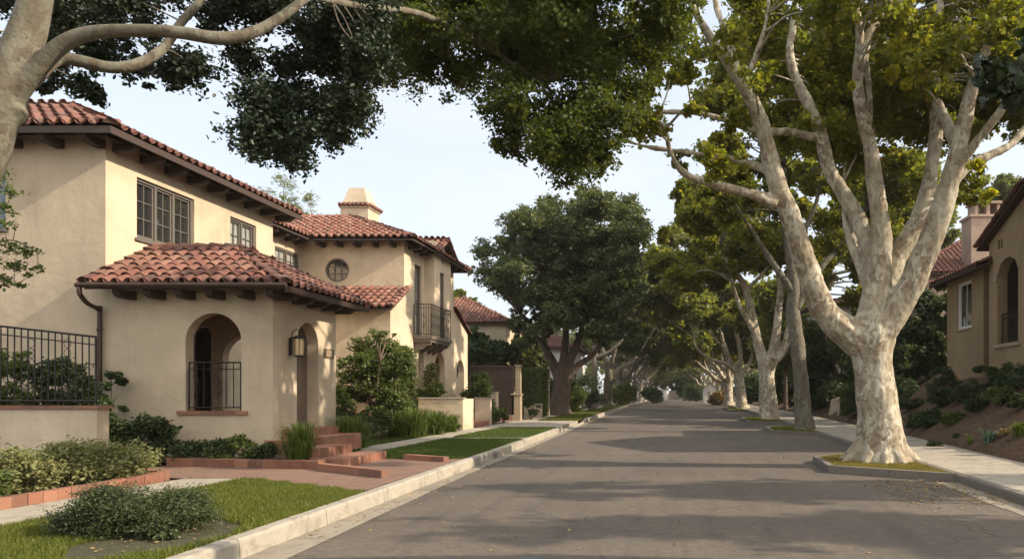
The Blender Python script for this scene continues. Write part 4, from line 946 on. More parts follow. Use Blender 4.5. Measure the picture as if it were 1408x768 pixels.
# ---------------------------------------------------------------- simple hip-roofed house for farther lots
def hip_house(label, x0, x1, y0, y1, z0, ze, zr, mat, roofmat, wins=(), oh=.5, name='stucco_house', ridge='x', wm='frame', tw=.3, mats=True):
    t_ = thing(name, label, 'house', ((x0+x1)/2, (y0+y1)/2, z0)); r_ = random.Random(int(abs(x0*7+y0)))
    m_ = MB(); fh = [rect(*q[1:]) for q in wins if q[0] == 'f']; lh = [rect(*q[1:]) for q in wins if q[0] == 'l']; rh = [rect(*q[1:]) for q in wins if q[0] == 'r']
    wall(m_, (0, y0, 0), XU, -YU, rect(x0, x1, z0-1, ze), fh); wall(m_, (x0, 0, 0), YU, -XU, rect(y0+.25, y1-.25, z0-1, ze), lh)
    wall(m_, (x1, 0, 0), YU, XU, rect(y0+.25, y1-.25, z0-1, ze), rh); wall(m_, (0, y1, 0), XU, YU, rect(x0, x1, z0-1, ze)); m_.build('wall', M[mat], t_)
    for q in wins:
        if q[0] == 'f': window(t_, (0, y0, 0), XU, -YU, *q[1:], 2, 3, 1, wm)
        if q[0] == 'l': window(t_, (x0, 0, 0), YU, -XU, *q[1:], 2, 3, 1, wm)
        if q[0] == 'r': window(t_, (x1, 0, 0), YU, XU, *q[1:], 2, 3, 1, wm)
    a0, a1, b0, b1 = x0-oh, x1+oh, y0-oh, y1+oh; m_ = MB()
    if ridge == 'x':
        k = min((b1-b0)/2, (a1-a0)/2-.05); ym_ = (b0+b1)/2; p, q = (a0+k, ym_, zr), (a1-k, ym_, zr)
        sl_ = [[(a0, b0, ze), (a1, b0, ze), q, p], [(a1, b0, ze), (a1, b1, ze), q], [(a1, b1, ze), (a0, b1, ze), p, q], [(a0, b1, ze), (a0, b0, ze), p]]
    else:
        k = min((a1-a0)/2, (b1-b0)/2-.05); xm_ = (a0+a1)/2; p, q = (xm_, b0+k, zr), (xm_, b1-k, zr)
        sl_ = [[(a0, b0, ze), (a1, b0, ze), p], [(a1, b0, ze), (a1, b1, ze), q, p], [(a1, b1, ze), (a0, b1, ze), q], [(a0, b1, ze), (a0, b0, ze), p, q]]
    for s_ in sl_: tile_slope(m_, s_, r_, tw, .38, tw*.4)
    ridge_tiles(m_, p, q, r_)
    for a, b in ((sl_[0][0], p), (sl_[0][1], q if ridge == 'x' else p), (sl_[2][0], q), (sl_[2][1], p if ridge == 'x' else q)): ridge_tiles(m_, a, b, r_)
    m_.build('roof', M[roofmat], t_, True); m_ = MB(); [deck(m_, s_) for s_ in sl_]; m_.build('roof_deck', M['wood'], t_); return t_
hip_house('house with rusty tiled roof showing above the dark hedge', -21, -12.2, 52, 61, .2, 6.6, 9.0, 'stucco', 'tile2', [('f', -15, -13.6, 4, 5.6)])
hip_house('small pale house glimpsed between the limbs of the oak', -15, -9.8, 68, 78, .2, 5.8, 7.4, 'white', 'tile2', [('f', -13.2, -11.8, 2.4, 4.2), ('r', 70, 71.4, 2.4, 4.4)])

# ---------------------------------------------------------------- ochre house on the right bank
g3 = thing('stucco_house', 'shaded ochre stucco house on the bank with white window and arched loggia', 'house', (11.2, 24, 2.5))
XH = 11.0; m = MB()
wall(m, (XH, 0, 0), YU, -XU, rect(26.05, 29.55, 1.6, 6.05), [rect(27.1, 28.45, 4.05, 5.85)], .28)
wall(m, (XH+.28, 29.55, 0), XU, YU, rect(0, 4.5, 1.6, 6.05))
wall(m, (XH+.3, 0, 0), YU, -XU, rect(25.3, 26.05, 1.6, 6.3), [], .25)
wall(m, (XH-.12, 0, 0), YU, -XU, [(19.0, 1.6), (25.3, 1.6), (25.3, 6.78), (22.3, 7.90), (19.0, 6.75)], [[(u, v) for u, v in [(23.15, 3.25), (24.65, 3.25), (24.65, 5.55), (24.45, 5.9), (24.1, 6.05), (23.7, 6.05), (23.35, 5.9), (23.15, 5.55)]], rect(24.45, 24.6, 6.45, 6.75), rect(24.25, 24.38, 6.45, 6.75)], .34)
wall(m, (XH-.12+.34, 25.3, 0), XU, YU, rect(0, 5, 1.6, 7.0)); m.build('wall', M['ochre'], g3)
m = MB(); m.box((XH+1.6, 19.2, 3.1), (XH+1.7, 25.2, 7.0)); m.box((XH+.23, 19.2, 3.0), (XH+1.6, 25.2, 3.2)); m.box((XH+.23, 24.9, 3.2), (XH+1.6, 25.0, 6.9)); m.build('inner_wall', M['wood'], g3)  # dark colour behind the loggia arch stands for the shade inside
m = MB(); m.box((XH-.2, 23.0, 3.12), (XH+.1, 24.8, 3.24)); m.build('sill', M['stone'], g3); m = MB(); m.box((XH-.16, 24.66, 5.35), (XH+.1, 24.9, 5.6)); m.build('corbel', M['stone'], g3)
window(g3, (XH, 0, 0), YU, -XU, 27.1, 28.45, 4.05, 5.85, 2, 1, 1, 'whiteframe', 'glass', .12, True, 'stone')
railing(g3, [(XH+.02, 23.18), (XH+.02, 24.62)], 3.32, 4.25, 13, scroll=False)
m = MB(); E1 = [(XH-.55, 29.95, 6.05), (XH-.55, 25.0, 6.05), (XH+2.6, 25.0, 7.3), (XH+2.6, 28.0, 7.3)]; E1b = [(XH+5, 29.95, 6.05), (XH-.55, 29.95, 6.05), (XH+2.6, 28.0, 7.3), (XH+5, 28.0, 7.3)]
E2 = [(XH-.5, 25.75, 7.0), (XH-.5, 22.1, 8.85), (XH+5, 22.1, 8.85), (XH+5, 25.75, 7.0)]
tile_slope(m, E1, rg); tile_slope(m, E1b, rg); ridge_tiles(m, E1[0], E1[3], rg)
e2a = [(XH+5, 25.75, 6.72), (XH-.38, 25.75, 6.72), (XH-.38, 22.3, 8.06), (XH+5, 22.3, 8.06)]; e2b = [(XH-.38, 18.6, 6.70), (XH+5, 18.6, 6.70), (XH+5, 22.3, 8.06), (XH-.38, 22.3, 8.06)]
tile_slope(m, e2a, rg); tile_slope(m, e2b, rg); ridge_tiles(m, (XH-.34, 25.75, 6.74), (XH-.34, 22.3, 8.08), rg); ridge_tiles(m, (XH-.34, 18.6, 6.74), (XH-.34, 22.3, 8.08), rg)
m.build('roof', M['tile'], g3, True); m = MB(); [deck(m, q) for q in (E1, E1b, e2a, e2b)]; m.build('roof_deck', M['wood'], g3)
m = MB(); m.box((XH-.60, 25.3, 5.90), (XH-.56, 29.95, 6.04)); m.build('fascia', M['wood'], g3)
# houses farther up the slope on the right
hw = hip_house('white plastered house behind dark shrubs on the right slope', 9.8, 15, 50, 58, 3.4, 7.6, 8.6, 'white', 'tile', [('l', 52.5, 53.5, 4.4, 6.8), ('f', 10.4, 11.3, 4.6, 6.6)], wm='wood')
g5 = hip_house('pinkish tile-roofed house with large chimney high on the slope', 14.5, 30, 44, 54, 3.5, 8.8, 12.0, 'pink', 'tile2', [('l', 46, 47.2, 6, 8)], tw=.34)
m = MB(); m.box((17.6, 43.4, 7.5), (19.6, 44.9, 12.1)); m.box((17.5, 43.3, 12.1), (19.7, 45.0, 12.25)); m.box((17.9, 43.6, 12.25), (18.1, 44.7, 12.95)); m.box((18.6, 43.6, 12.25), (18.8, 44.7, 12.95)); m.box((19.25, 43.6, 12.25), (19.4, 44.7, 12.95)); m.box((17.8, 43.5, 12.95), (19.5, 44.8, 13.1))
m.build('chimney', M['pink'], g5)
# stair with flared concrete cheeks leading up the right bank
t = thing('bank_stair', 'concrete stair with flared cheek walls climbing the right bank', 'stair', (8.9, 40, .2))
for i in range(7):
    m = MB(); m.box((8.9+.36*i, 39.2, 0), (8.9+.36*(i+1)-.002, 40.8, .3+.17*i)); m.build('step', M['conc'], t)
for y in (38.8, 40.9):
    m = MB(); v = [(8.6, y, 0), (12.2, y, 0), (12.2, y, 2.5), (11.4, y, 2.5), (10.4, y, 1.75), (9.4, y, 1.45), (8.75, y, 1.2)]; v += [(a, b+.34, c) for a, b, c in v]; n_ = 7
    m.add(v, [tuple(range(n_)), tuple(range(2*n_-1, n_-1, -1))]+[(i, n_+i, n_+(i+1) % n_, (i+1) % n_) for i in range(n_)]); m.build('cheek_wall', M['conc'], t)
m = MB()
for a, b in (((8.15, 35.4, .12), (10.6, 35.0, 1.62)),): m.obox(a, Vector(b)-Vector(a), Vector((.05, .2, 0)), Z*.22)
tag(m.build('border_kerb', M['conc']), 'sloping concrete border below the clipped hedge on the bank', 'border')
# far end of the street
t = MB(); [t.box((-1.9+.33*i, 175, 0), (-1.9+.33*i+.3, 175.1, 2.2)) for i in range(9)]; tag(t.build('street_end_gate', M['greywood']), 'pale board gate closing the far end of the street', 'gate')
capped_wall('garden_wall', 'pale garden wall at the far left end of the street', (-6.5, 165), (-2.2, 165.4), 0, 2.4, 'white')
t = thing('house', 'small house with white gable end at the far right of the street', 'house', (6.5, 120, .2))
m = MB(); wall(m, (0, 118, 0), XU, -YU, [(4.4, 0), (6.6, 0), (6.6, 2.4), (5.5, 3.3), (4.4, 2.4)], [rect(5.1, 5.8, .8, 1.9)]); wall(m, (4.4, 0, 0), YU, -XU, rect(118.25, 121, 0, 2.4)); m.build('wall', M['white'], t)
m = MB(); deck(m, [(4.2, 117.8, 2.3), (4.2, 121, 2.3), (5.5, 121, 3.4), (5.5, 117.8, 3.4)]); deck(m, [(6.8, 117.8, 2.3), (6.8, 121, 2.3), (5.5, 121, 3.4), (5.5, 117.8, 3.4)]); m.build('roof', M['tile'], t)

# ---------------------------------------------------------------- trees
def fill(poly, Y0, Y1, n, r, rng, zr=.75, zmin=None):
    """leaf clumps through a volume whose outline is given in picture units and whose depth runs Y0..Y1"""
    xs = [p[0] for p in poly]; ys = [p[1] for p in poly]; o = []; k = 0
    while len(o) < n and k < 20000:
        k += 1; a = rng.uniform(min(xs), max(xs)); b = rng.uniform(min(ys), max(ys))
        if not in_poly(a, b, poly): continue
        Y = rng.uniform(Y0, Y1); p = P(a, b, Y); q = rng.uniform(*r)
        if zmin and p.z < zmin: continue
        o.append((p.x, p.y, p.z, q, q, q*zr))
    return o
# the broad near plane tree
rng = random.Random(21)
t1 = thing('plane_tree', 'massive mottled plane tree forking low in the nearest kerbed bed', 'tree', (4.45, 15.8, RH), 'street trees along the right kerb')
m = MB(); G = 15.8
def lp(pts, **k): return limb_px(m, pts, **k)
nd = []
lp([(1213, 655, G, 108), (1213, 640, G, 92), (1212, 622, G, 74), (1210, 600, G, 64), (1207, 560, G, 57), (1203, 520, G, 54), (1199, 488, G, 55), (1199, 462, G, 62), (1203, 435, G, 52)], n=18, jit=.10, seed=1)
for i, (dx, dy) in enumerate(((-.62, -.10), (-.36, -.42), (-.05, -.55), (.25, -.48), (.60, -.22), (.70, .15), (-.55, .35), (.2, .6))):      # root flares
    m.tube([(4.42+dx*.45, G+dy*.45, .95), (4.42+dx*.72, G+dy*.72, .42), (4.42+dx*1.02, G+dy*1.02, .22), (4.42+dx*1.38, G+dy*1.38, .08)], [.13, .15, .13, .06], 8)
nd += lp([(1192, 480, G, 44.0), (1165, 456, G-.1, 44.0), (1140, 436, G-.3, 37.8), (1120, 400, G-.5, 34.3), (1106, 355, G-.6, 32.6), (1088, 300, G-.8, 29.0), (1070, 258, G-1, 27.3), (1057, 208, G-1.1, 23.8), (1040, 151, G-1.3, 20.2), (1010, 99, G-1.5, 15.8), (982, 60, G-1.7, 13.2), (955, 15, G-2, 10.6), (930, -40, G-2.2, 7.9)], seed=2)
nd += lp([(1040, 151, G-1.3, 14.1), (1020, 120, G-1.0, 12.3), (1003, 60, G-.8, 9.7), (985, 10, G-.6, 7.9), (970, -50, G-.4, 5.3)], seed=31)
nd += lp([(1068, 280, G-1, 19.4), (1040, 268, G-1.1, 15.0), (1010, 261, G-1.3, 13.2), (978, 253, G-1.4, 11.4), (940, 237, G-1.6, 9.7), (922, 208, G-1.8, 7.9), (911, 172, G-2, 7.0), (884, 156, G-2.2, 5.3), (855, 130, G-2.4, 3.5)], seed=3)
nd += lp([(1062, 236, G-1, 15.8), (1040, 228, G-.9, 11.4), (1010, 219, G-.8, 9.7), (965, 212, G-.7, 7.9), (920, 206, G-.7, 7.0), (878, 199, G-.7, 5.3), (835, 180, G-.7, 2.6)], seed=4)
nd += lp([(1124, 190, G+.5, 13.2), (1090, 182, G+.6, 11.4), (1050, 180, G+.7, 10.6), (1005, 168, G+.9, 8.8), (968, 157, G+1, 7.0), (925, 154, G+1.2, 6.2), (890, 158, G+1.3, 3.5)], seed=5)
nd += lp([(1022, 120, G-1.2, 8.8), (1032, 96, G-1.2, 7.9), (1046, 60, G-1.1, 7.0), (1055, 20, G-1.1, 6.2), (1060, -40, G-1, 4.4)], seed=32)
nd += lp([(1203, 400, G+.2, 29.9), (1197, 345, G+.3, 24.6), (1172, 286, G+.5, 22.0), (1141, 234, G+.6, 20.2), (1125, 175, G+.6, 17.6), (1098, 115, G+.8, 14.1), (1086, 73, G+.9, 12.3), (1091, 31, G+1, 10.6), (1094, -10, G+1.1, 8.8), (1100, -60, G+1.2, 6.2)], seed=6)
nd += lp([(1201, 460, G, 51.0), (1206, 410, G, 42.2), (1210, 365, G, 29.9), (1212, 323, G, 26.4), (1204, 260, G-.1, 23.8), (1195, 198, G-.2, 20.2), (1182, 140, G-.3, 16.7), (1178, 99, G-.3, 14.1), (1182, 52, G-.3, 12.3), (1174, 0, G-.3, 10.6), (1168, -60, G-.3, 7.0)], seed=7)
nd += lp([(1180, 110, G-.3, 12.3), (1190, 70, G-.2, 11.4), (1200, 38, G-.1, 10.6), (1229, -2, G+.1, 9.7), (1250, -50, G+.3, 7.0)], seed=8)
nd += lp([(1192, 190, G-.2, 11.4), (1196, 150, G-.1, 9.7), (1193, 105, G, 7.9), (1190, 70, G, 7.0)], seed=33)
nd += lp([(1215, 410, G+.3, 31.7), (1236, 352, G+.5, 27.3), (1268, 288, G+.7, 23.8), (1283, 219, G+.8, 19.4), (1287, 172, G+.8, 17.6), (1285, 104, G+.9, 15.0), (1290, 52, G+1, 13.2), (1292, 0, G+1, 11.4), (1290, -60, G+1, 7.9)], seed=9)
nd += lp([(1205, 462, G-.1, 49.3), (1232, 425, G-.2, 41.4), (1256, 385, G-.3, 36.1), (1285, 315, G-.5, 32.6), (1306, 252, G-.6, 28.2), (1318, 205, G-.7, 22.9), (1333, 135, G-.8, 19.4), (1354, 73, G-.9, 15.0), (1375, 0, G-1, 12.3), (1395, -60, G-1, 7.9)], seed=10)
nd += lp([(1302, 262, G-.6, 19.4), (1322, 222, G-.8, 15.0), (1365, 167, G-1.2, 12.3), (1402, 112, G-1.5, 10.6), (1432, 70, G-1.7, 7.0)], seed=11)
nd += lp([(1300, 262, G-.5, 17.6), (1335, 226, G-.4, 14.1), (1385, 202, G-.2, 11.4), (1412, 175, G, 9.7), (1450, 140, G, 6.2)], seed=12)
nd += lp([(1316, 210, G-.6, 17.6), (1302, 170, G-.2, 15.0), (1287, 140, G+.1, 12.3)], seed=13)
nd += lp([(1200, 400, G+.5, 22.9), (1184, 366, G+.6, 16.7), (1172, 335, G+.7, 15.0), (1164, 300, G+.8, 12.3), (1160, 250, G+1, 7.9)], seed=14)
remesh_mb(m, 'trunk', M['bark'], t1, .028, .038)
cl = fill([(850, -90), (1000, -90), (1060, 60), (1055, 160), (1000, 225), (960, 235), (900, 215), (860, 150)], 12.6, 16.5, 34, (.28, .50), rng)
cl += fill([(1000, -120), (1540, -120), (1540, 60), (1420, 180), (1290, 210), (1150, 250), (1040, 170)], 16.6, 20.5, 95, (.5, .85), rng)
cl += fill([(1060, -130), (1560, -130), (1560, 60), (1440, 130), (1240, 60), (1100, 20)], 12.5, 16, 42, (.4, .7), rng)
cl += fill([(1285, 120), (1500, 90), (1480, 260), (1400, 285), (1345, 300), (1300, 240)], 15.5, 18.5, 30, (.28, .5), rng)
cl += fill([(1215, 40), (1290, 20), (1285, 110), (1240, 130), (1200, 110)], 14.6, 15.2, 7, (.25, .4), rng)
cl += fill([(1295, 260), (1400, 250), (1390, 300), (1340, 320)], 15.8, 17, 7, (.2, .32), rng)
cl += fill([(1000, -60), (1500, -60), (1500, 60), (1420, 160), (1290, 190), (1150, 230), (1040, 150)], 17.0, 20.5, 70, (.5, .8), rng)
def _px(c_): return 930+1000*c_[0]/c_[1], 540-1000*(c_[2]-CAMH)/c_[1]
cl = [c_ for c_ in cl if c_[2]+c_[5] < 4.9+.6*(c_[0]+12) and not (_px(c_)[0] > 1345 and _px(c_)[1] > 175)]
m = MB(); twigs(m, nd, cl, rng, .03); m.build('branches', M['bark'], t1, True)
c_ = foliage('crown', [tuple(P(a, b, 14.5))+(q, q, q*.8) for a, b, q in ((1238, 60, .22), (1262, 95, .2), (1225, 100, .16), (1270, 40, .2), (1250, 115, .13), (1245, 25, .16), (1280, 70, .13), (1172, 118, .08), (1345, 225, .15), (1360, 265, .13))], 3400, .085, L['yel'], t1, 55, LOBE, sub=10, jit=.35); c_['label'] = 'yellow-green leaf sprays with sunlight put into their colour'
foliage('crown', cl, 215000, .088, L['plane'], t1, 5, LOBE, sub=30, jit=.20)

# the dark-leaved tree reaching in over the left yard
rng = random.Random(8); G = 6.0
t0 = thing('fig_tree', 'dark-leaved tree with smooth pale trunk reaching over the left front yard', 'tree', (-6.85, 6.0, KH))
m = MB(); nd = []
nd += lp([(-215, 770, G, 86.0), (-205, 600, G, 65.4), (-165, 430, G, 61.9), (-110, 330, G, 60.2), (-55, 262, G, 58.5), (-24, 212, G, 56.8), (-6, 160, G, 53.3), (14, 112, G, 49.9), (30, 66, G, 44.7), (44, 20, G, 39.6), (58, -40, G, 36.1), (85, -140, G, 27.5)], n=16, seed=40)
nd += lp([(12, 135, G, 34.4), (50, 95, G, 25.8), (85, 62, G, 22.4), (125, 46, G, 19.8), (185, 42, G, 18.1), (240, 44, G, 17.2), (300, 53, G+.1, 18.1), (345, 46, G+.2, 15.5), (385, 25, G+.3, 13.8), (425, -6, G+.4, 12.0), (470, -50, G+.6, 9.5)], n=12, seed=41)
nd += lp([(40, 110, G, 25.8), (75, 82, G+.3, 18.9), (110, 84, G+.4, 18.1), (150, 93, G+.5, 16.3), (190, 88, G+.6, 15.5), (225, 66, G+.7, 12.9), (250, 30, G+.8, 12.0), (275, 2, G+.8, 11.2), (300, -40, G+.9, 8.6)], n=12, seed=42)
nd += lp([(20, 160, G, 34.4), (-20, 80, G+.3, 29.2), (-60, 10, G+.5, 22.4), (-110, -80, G+.6, 17.2)], n=10, seed=43)
nd += lp([(425, -6, G+.4, 10.3), (500, 10, G+1.5, 10.3), (580, 20, G+3, 9.5), (660, 60, G+4.5, 7.7), (740, 110, G+5.3, 5.2)], n=8, seed=44)
remesh_mb(m, 'trunk', M['bark2'], t0, .022)
cA = fill([(-160, -110), (470, -110), (400, 20), (310, 60), (262, 96), (200, 100), (130, 92), (90, 60), (60, 95), (20, 80), (-100, 50)], 6.7, 9.0, 62, (.20, .36), rng)
cA += [tuple(P(a, b, Y)) + (r, r, r*.8) for a, b, Y, r in ((70, 105, 7.2, .17), (110, 112, 7.0, .19), (132, 128, 7.1, .13), (185, 95, 7.4, .2), (230, 98, 7.2, .2), (262, 88, 7.0, .16), (205, 118, 7.3, .1), (55, 120, 7.4, .1))]
cA += fill([(325, 20), (520, 0), (520, 90), (500, 140), (470, 200), (410, 232), (352, 232), (340, 185), (352, 130), (330, 95)], 7.0, 9.0, 46, (.20, .34), rng)
m = MB(); twigs(m, nd, [c_ for c_ in cA if min((p_-Vector(c_[:3])).length for p_ in nd) < .75], rng, .010, 5)
cB = fill([(500, -100), (960, -100), (930, 40), (880, 110), (850, 170), (820, 205), (775, 228), (735, 215), (705, 185), (660, 150), (620, 120), (580, 100), (540, 92), (515, 60)], 9.4, 12.6, 105, (.34, .62), rng)
cB += fill([(690, 200), (860, 160), (850, 215), (770, 245), (720, 230)], 10, 11.5, 10, (.22, .36), rng)
twigs(m, nd, cB[::3], rng, .016, 5); m.build('branches', M['greybark'], t0, True)
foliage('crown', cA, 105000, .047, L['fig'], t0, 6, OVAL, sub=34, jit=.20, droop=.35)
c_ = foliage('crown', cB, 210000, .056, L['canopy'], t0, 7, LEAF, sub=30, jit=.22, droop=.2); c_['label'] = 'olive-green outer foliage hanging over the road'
# near leaves dipping in from a tree right of the frame
t = thing('plane_tree', 'tree beside the right pavement showing only a few large dark leaves', 'tree', (6.6, 6.2, .2))
m = MB(); m.tube([(6.6, 6.2, 0), (6.5, 6.2, 2.5), (6.1, 6.3, 4.6)], [.26, .2, .16], 10); nd = lp([(1900, 60, 6.3, 30), (1700, 20, 6.2, 18), (1500, 40, 6.0, 9), (1390, 90, 6.0, 4)], seed=50); m.build('trunk', M['bark'], t, True)
foliage('crown', [tuple(P(a, b, 6))+(.13, .16, .10) for a, b in ((1395, 95), (1365, 90), (1405, 125), (1420, 70), (1375, 118), (1450, 60), (1480, 90))], 420, .085, L['fig'], t, 8, WIDE, sub=12, jit=.5, droop=.6)

# right row
RG = 'street trees along the right kerb'
rng = random.Random(2)
t = thing('plane_tree', 'slim grey leaning tree in the second kerbed bed', 'tree', (5.1, 29.6, RH), RG)
m = MB(); G = 29.6
nd = lp([(1107, 592, G, 34), (1107, 584, G, 27), (1104, 560, G, 23), (1101, 520, G, 21), (1096, 470, G, 20), (1090, 430, G, 20), (1092, 400, G, 18), (1086, 350, G, 13), (1078, 290, G, 10), (1080, 230, G, 6)], seed=60)
nd += lp([(1093, 425, G, 15), (1110, 395, G, 12), (1135, 360, G, 9), (1165, 330, G+.5, 7), (1190, 290, G+.8, 4)], seed=61); nd += lp([(1092, 405, G, 12), (1075, 380, G-.3, 10), (1055, 350, G-.5, 8), (1030, 310, G-.8, 5)], seed=62)
nd += lp([(1086, 350, G, 9), (1104, 320, G, 8), (1122, 280, G, 6), (1130, 230, G, 4)], seed=63)
cl = fill([(970, 160), (1000, 60), (1130, 20), (1300, 60), (1330, 200), (1290, 330), (1200, 360), (1120, 330), (1040, 330), (965, 280)], G-2.5, G+3.5, 100, (.5, .9), rng); twigs(m, nd, cl, rng, .04); m.build('trunk', M['bark2'], t, True)
foliage('crown', cl, 110000, .135, L['plane'], t, 9, LOBE, sub=30)
t = thing('plane_tree', 'stout pale plane tree in the third bed, with three upright limbs', 'tree', (5.35, 41, RH), RG)
m = MB(); G = 41
nd = lp([(1059, 582, G, 37.8), (1058, 572, G, 29.2), (1056, 550, G, 24.9), (1054, 520, G, 23.2), (1055, 492, G, 25.8)], n=14, seed=64)
nd += lp([(1050, 500, G, 17.2), (1042, 470, G, 14.6), (1034, 435, G, 12.9), (1026, 400, G, 10.3), (1010, 370, G, 7.7), (990, 340, G, 4.3)], seed=65)
nd += lp([(1058, 498, G, 15.5), (1066, 470, G, 13.8), (1070, 430, G, 11.2), (1073, 390, G, 8.6), (1060, 340, G, 5.2)], seed=66)
nd += lp([(1060, 500, G, 15.5), (1078, 478, G, 12.9), (1086, 450, G, 10.3), (1096, 420, G, 8.6), (1120, 390, G, 6.0), (1140, 350, G, 3.4)], seed=67)
nd += lp([(1040, 462, G, 9.5), (1028, 440, G-.5, 7.7), (1015, 415, G-1, 6.0), (1005, 380, G-1.5, 4.3)], seed=68); nd += lp([(1024, 400, G, 6.0), (1040, 385, G, 5.2), (1058, 365, G, 3.4)], seed=69)
remesh_mb(m, 'trunk', M['bark3'], t, .045); m = MB()
cl = fill([(910, 270), (940, 235), (1060, 215), (1240, 260), (1250, 400), (1150, 430), (1080, 400), (1000, 380), (960, 400), (905, 370)], G-4, G+4, 88, (.7, 1.15), rng); twigs(m, nd, cl, rng, .07); m.build('branches', M['bark'], t, True)
foliage('crown', cl, 90000, .19, L['plane'], t, 10, WIDE, sub=20)
t = thing('plane_tree', 'pale plane tree with spread bare lower limbs in the farthest bed', 'tree', (6.1, 68, RH), RG)
m = MB(); G = 68
nd = lp([(1021, 562, G, 22.4), (1020, 556, G, 16.3), (1018, 535, G, 13.8), (1015, 510, G, 14.6)], n=12, seed=70)
nd += lp([(1014, 512, G, 9.5), (1004, 498, G, 7.7), (996, 475, G, 6.5), (990, 455, G, 5.2), (978, 440, G-1, 3.4)], seed=71); nd += lp([(1016, 510, G, 8.6), (1018, 485, G, 6.9), (1013, 460, G, 6.0), (1008, 440, G, 4.3), (990, 425, G, 2.6)], seed=72)
nd += lp([(1018, 514, G, 7.7), (1030, 500, G, 5.2), (1036, 480, G, 3.4)], seed=73); nd += lp([(1012, 512, G, 7.7), (998, 500, G-2, 5.2), (975, 492, G-4, 4.3), (958, 478, G-5, 3.4), (955, 465, G-5, 1.7)], seed=74)
nd += lp([(996, 478, G, 4.3), (985, 468, G-1, 3.4), (972, 450, G-1, 2.6), (960, 440, G-1, 1.7)], seed=75)
cl = fill([(890, 400), (900, 330), (950, 270), (1030, 300), (1080, 400), (1060, 450), (1000, 445), (940, 455), (905, 470)], G-7, G+5, 80, (1.0, 1.8), rng); twigs(m, nd, cl[::2], rng, .05); m.build('trunk', M['bark3'], t, True)
foliage('crown', cl, 60000, .32, L['planeB'], t, 11, WIDE, sub=20)
RT = [(6.3, 88, .5, 'plane tree behind the pale spreading one on the right'), (6.4, 98, .42, 'twin-looking trunk in the distant right row'), (6.6, 112, .5, 'distant plane tree whose trunk touches a dark stump-like shrub'), (6.2, 130, .5, 'second-farthest plane tree of the right row'), (5.6, 152, .5, 'farthest plane tree of the right row')]
for i, (x, y, r, lb) in enumerate(RT):
    street_tree('plane_tree', lb, (x, y, .1), 3.2, r, 4, 5.5, 6, (x-1.4, y, 8.6), (6.8, 7, 4.4), 44, 20000, .40, L['planeB'], M['bark3'], 80+i, RG, cr=(1.1, 1.9), below=-.5, low=1, inner=.5)
street_tree('street_tree', 'dark-crowned tree between the right row and the white house', (10.5, 75, .8), 3, .35, 4, 4, 5, (10, 74, 7.2), (5.5, 8, 5), 50, 14000, .34, L['oakB'], M['oakbark'], 90, cr=(1, 1.7))
for i, (x, y, zc, rx, ry, rz, lb) in enumerate([(17.5, 10.4, 9.4, 3.4, 1.25, 2.6, 'unseen tree added right of the frame to streak shade over the road'), (16.5, 7.0, 9.0, 3.4, 1.0, 2.4, 'second unseen tree added right of the frame to streak shade over the road'), (17.2, 4.2, 9.0, 3.6, 1.0, 2.6, 'third unseen tree added right of the frame to streak shade over the road')]):
    street_tree('unseen_shade_tree', lb, (x, y, 2.6), 2.2, .2, 4, 1.6, 3, (x, y, zc), (rx, ry, rz), 40, 11000, .14, L['plane'], M['greybark'], 400+i, 'unseen trees added to shade the road', cr=(.45, .8), below=-1, inner=.2)  # added unseen trees; narrow crowns shaped to streak shade across the road
# left row
t = thing('oak_tree', 'large dark evergreen oak with rough trunk on the left parkway', 'tree', (-7.4, 46.7, KH), 'street trees along the left pavement')
rng = random.Random(33); m = MB(); G = 46.7
nd = lp([(767, 580, G, 48), (768, 571, G, 37), (770, 552, G, 27), (773, 532, G, 24), (775, 515, G, 24), (777, 500, G, 15)], n=14, seed=100)
nd += lp([(768, 516, G, 16.0), (758, 495, G, 12.8), (748, 475, G, 10.4), (738, 455, G, 8.0), (715, 430, G, 5.6)], seed=101); nd += lp([(772, 512, G, 12.8), (776, 485, G, 10.4), (778, 455, G, 8.8), (775, 420, G, 6.4), (770, 370, G, 4.0)], seed=102)
nd += lp([(777, 512, G, 13.6), (788, 485, G, 11.2), (798, 460, G, 9.6), (804, 430, G, 7.2), (812, 390, G, 4.8)], seed=103); nd += lp([(780, 518, G, 12.8), (795, 502, G, 9.6), (812, 490, G, 8.0), (828, 470, G, 6.4), (842, 440, G, 4.0)], seed=104)
remesh_mb(m, 'trunk', M['oakbark'], t, .05); m = MB()
cl = fill([(662, 345), (700, 310), (760, 272), (830, 262), (870, 285), (885, 340), (880, 400), (850, 430), (800, 430), (760, 425), (720, 430), (700, 400), (668, 385)], G-5.5, G+5, 150, (.7, 1.25), rng)
cl += fill([(640, 370), (885, 370), (880, 455), (850, 478), (805, 458), (770, 448), (745, 478), (712, 476), (700, 400), (655, 385)], G-5.5, G+4, 95, (.45, .85), rng)
twigs(m, nd, cl, rng, .08); m.build('branches', M['oakbark'], t, True)
foliage('crown', cl, 190000, .18, L['oak'], t, 12, LEAF, sub=30, jit=.2)
LG = 'street trees along the left pavement'
t = thing('street_tree', 'slender smooth grey trunk just past the oak', 'tree', (-7.1, 62, KH), LG); m = MB(); G = 62
nd = lp([(817, 566, G, 13), (817, 555, G, 10), (817, 520, G, 9), (818, 485, G, 8), (826, 455, G, 6), (850, 430, G, 4)], seed=110); nd += lp([(818, 492, G, 7), (838, 484, G, 6.5), (852, 470, G, 5), (863, 452, G, 3)], seed=111)
cl = crown_clumps(rng, P(842, 405, 64), (4.5, 5, 3.8), 48, (.8, 1.4)); twigs(m, nd, cl, rng, .05); m.build('trunk', M['greybark'], t, True); foliage('crown', cl, 24000, .28, L['oakB'], t, 13, LEAF, sub=20)
t = thing('street_tree', 'grey forked trunk third along the left row with long slanting limb', 'tree', (-7.0, 76, KH), LG); m = MB(); G = 76
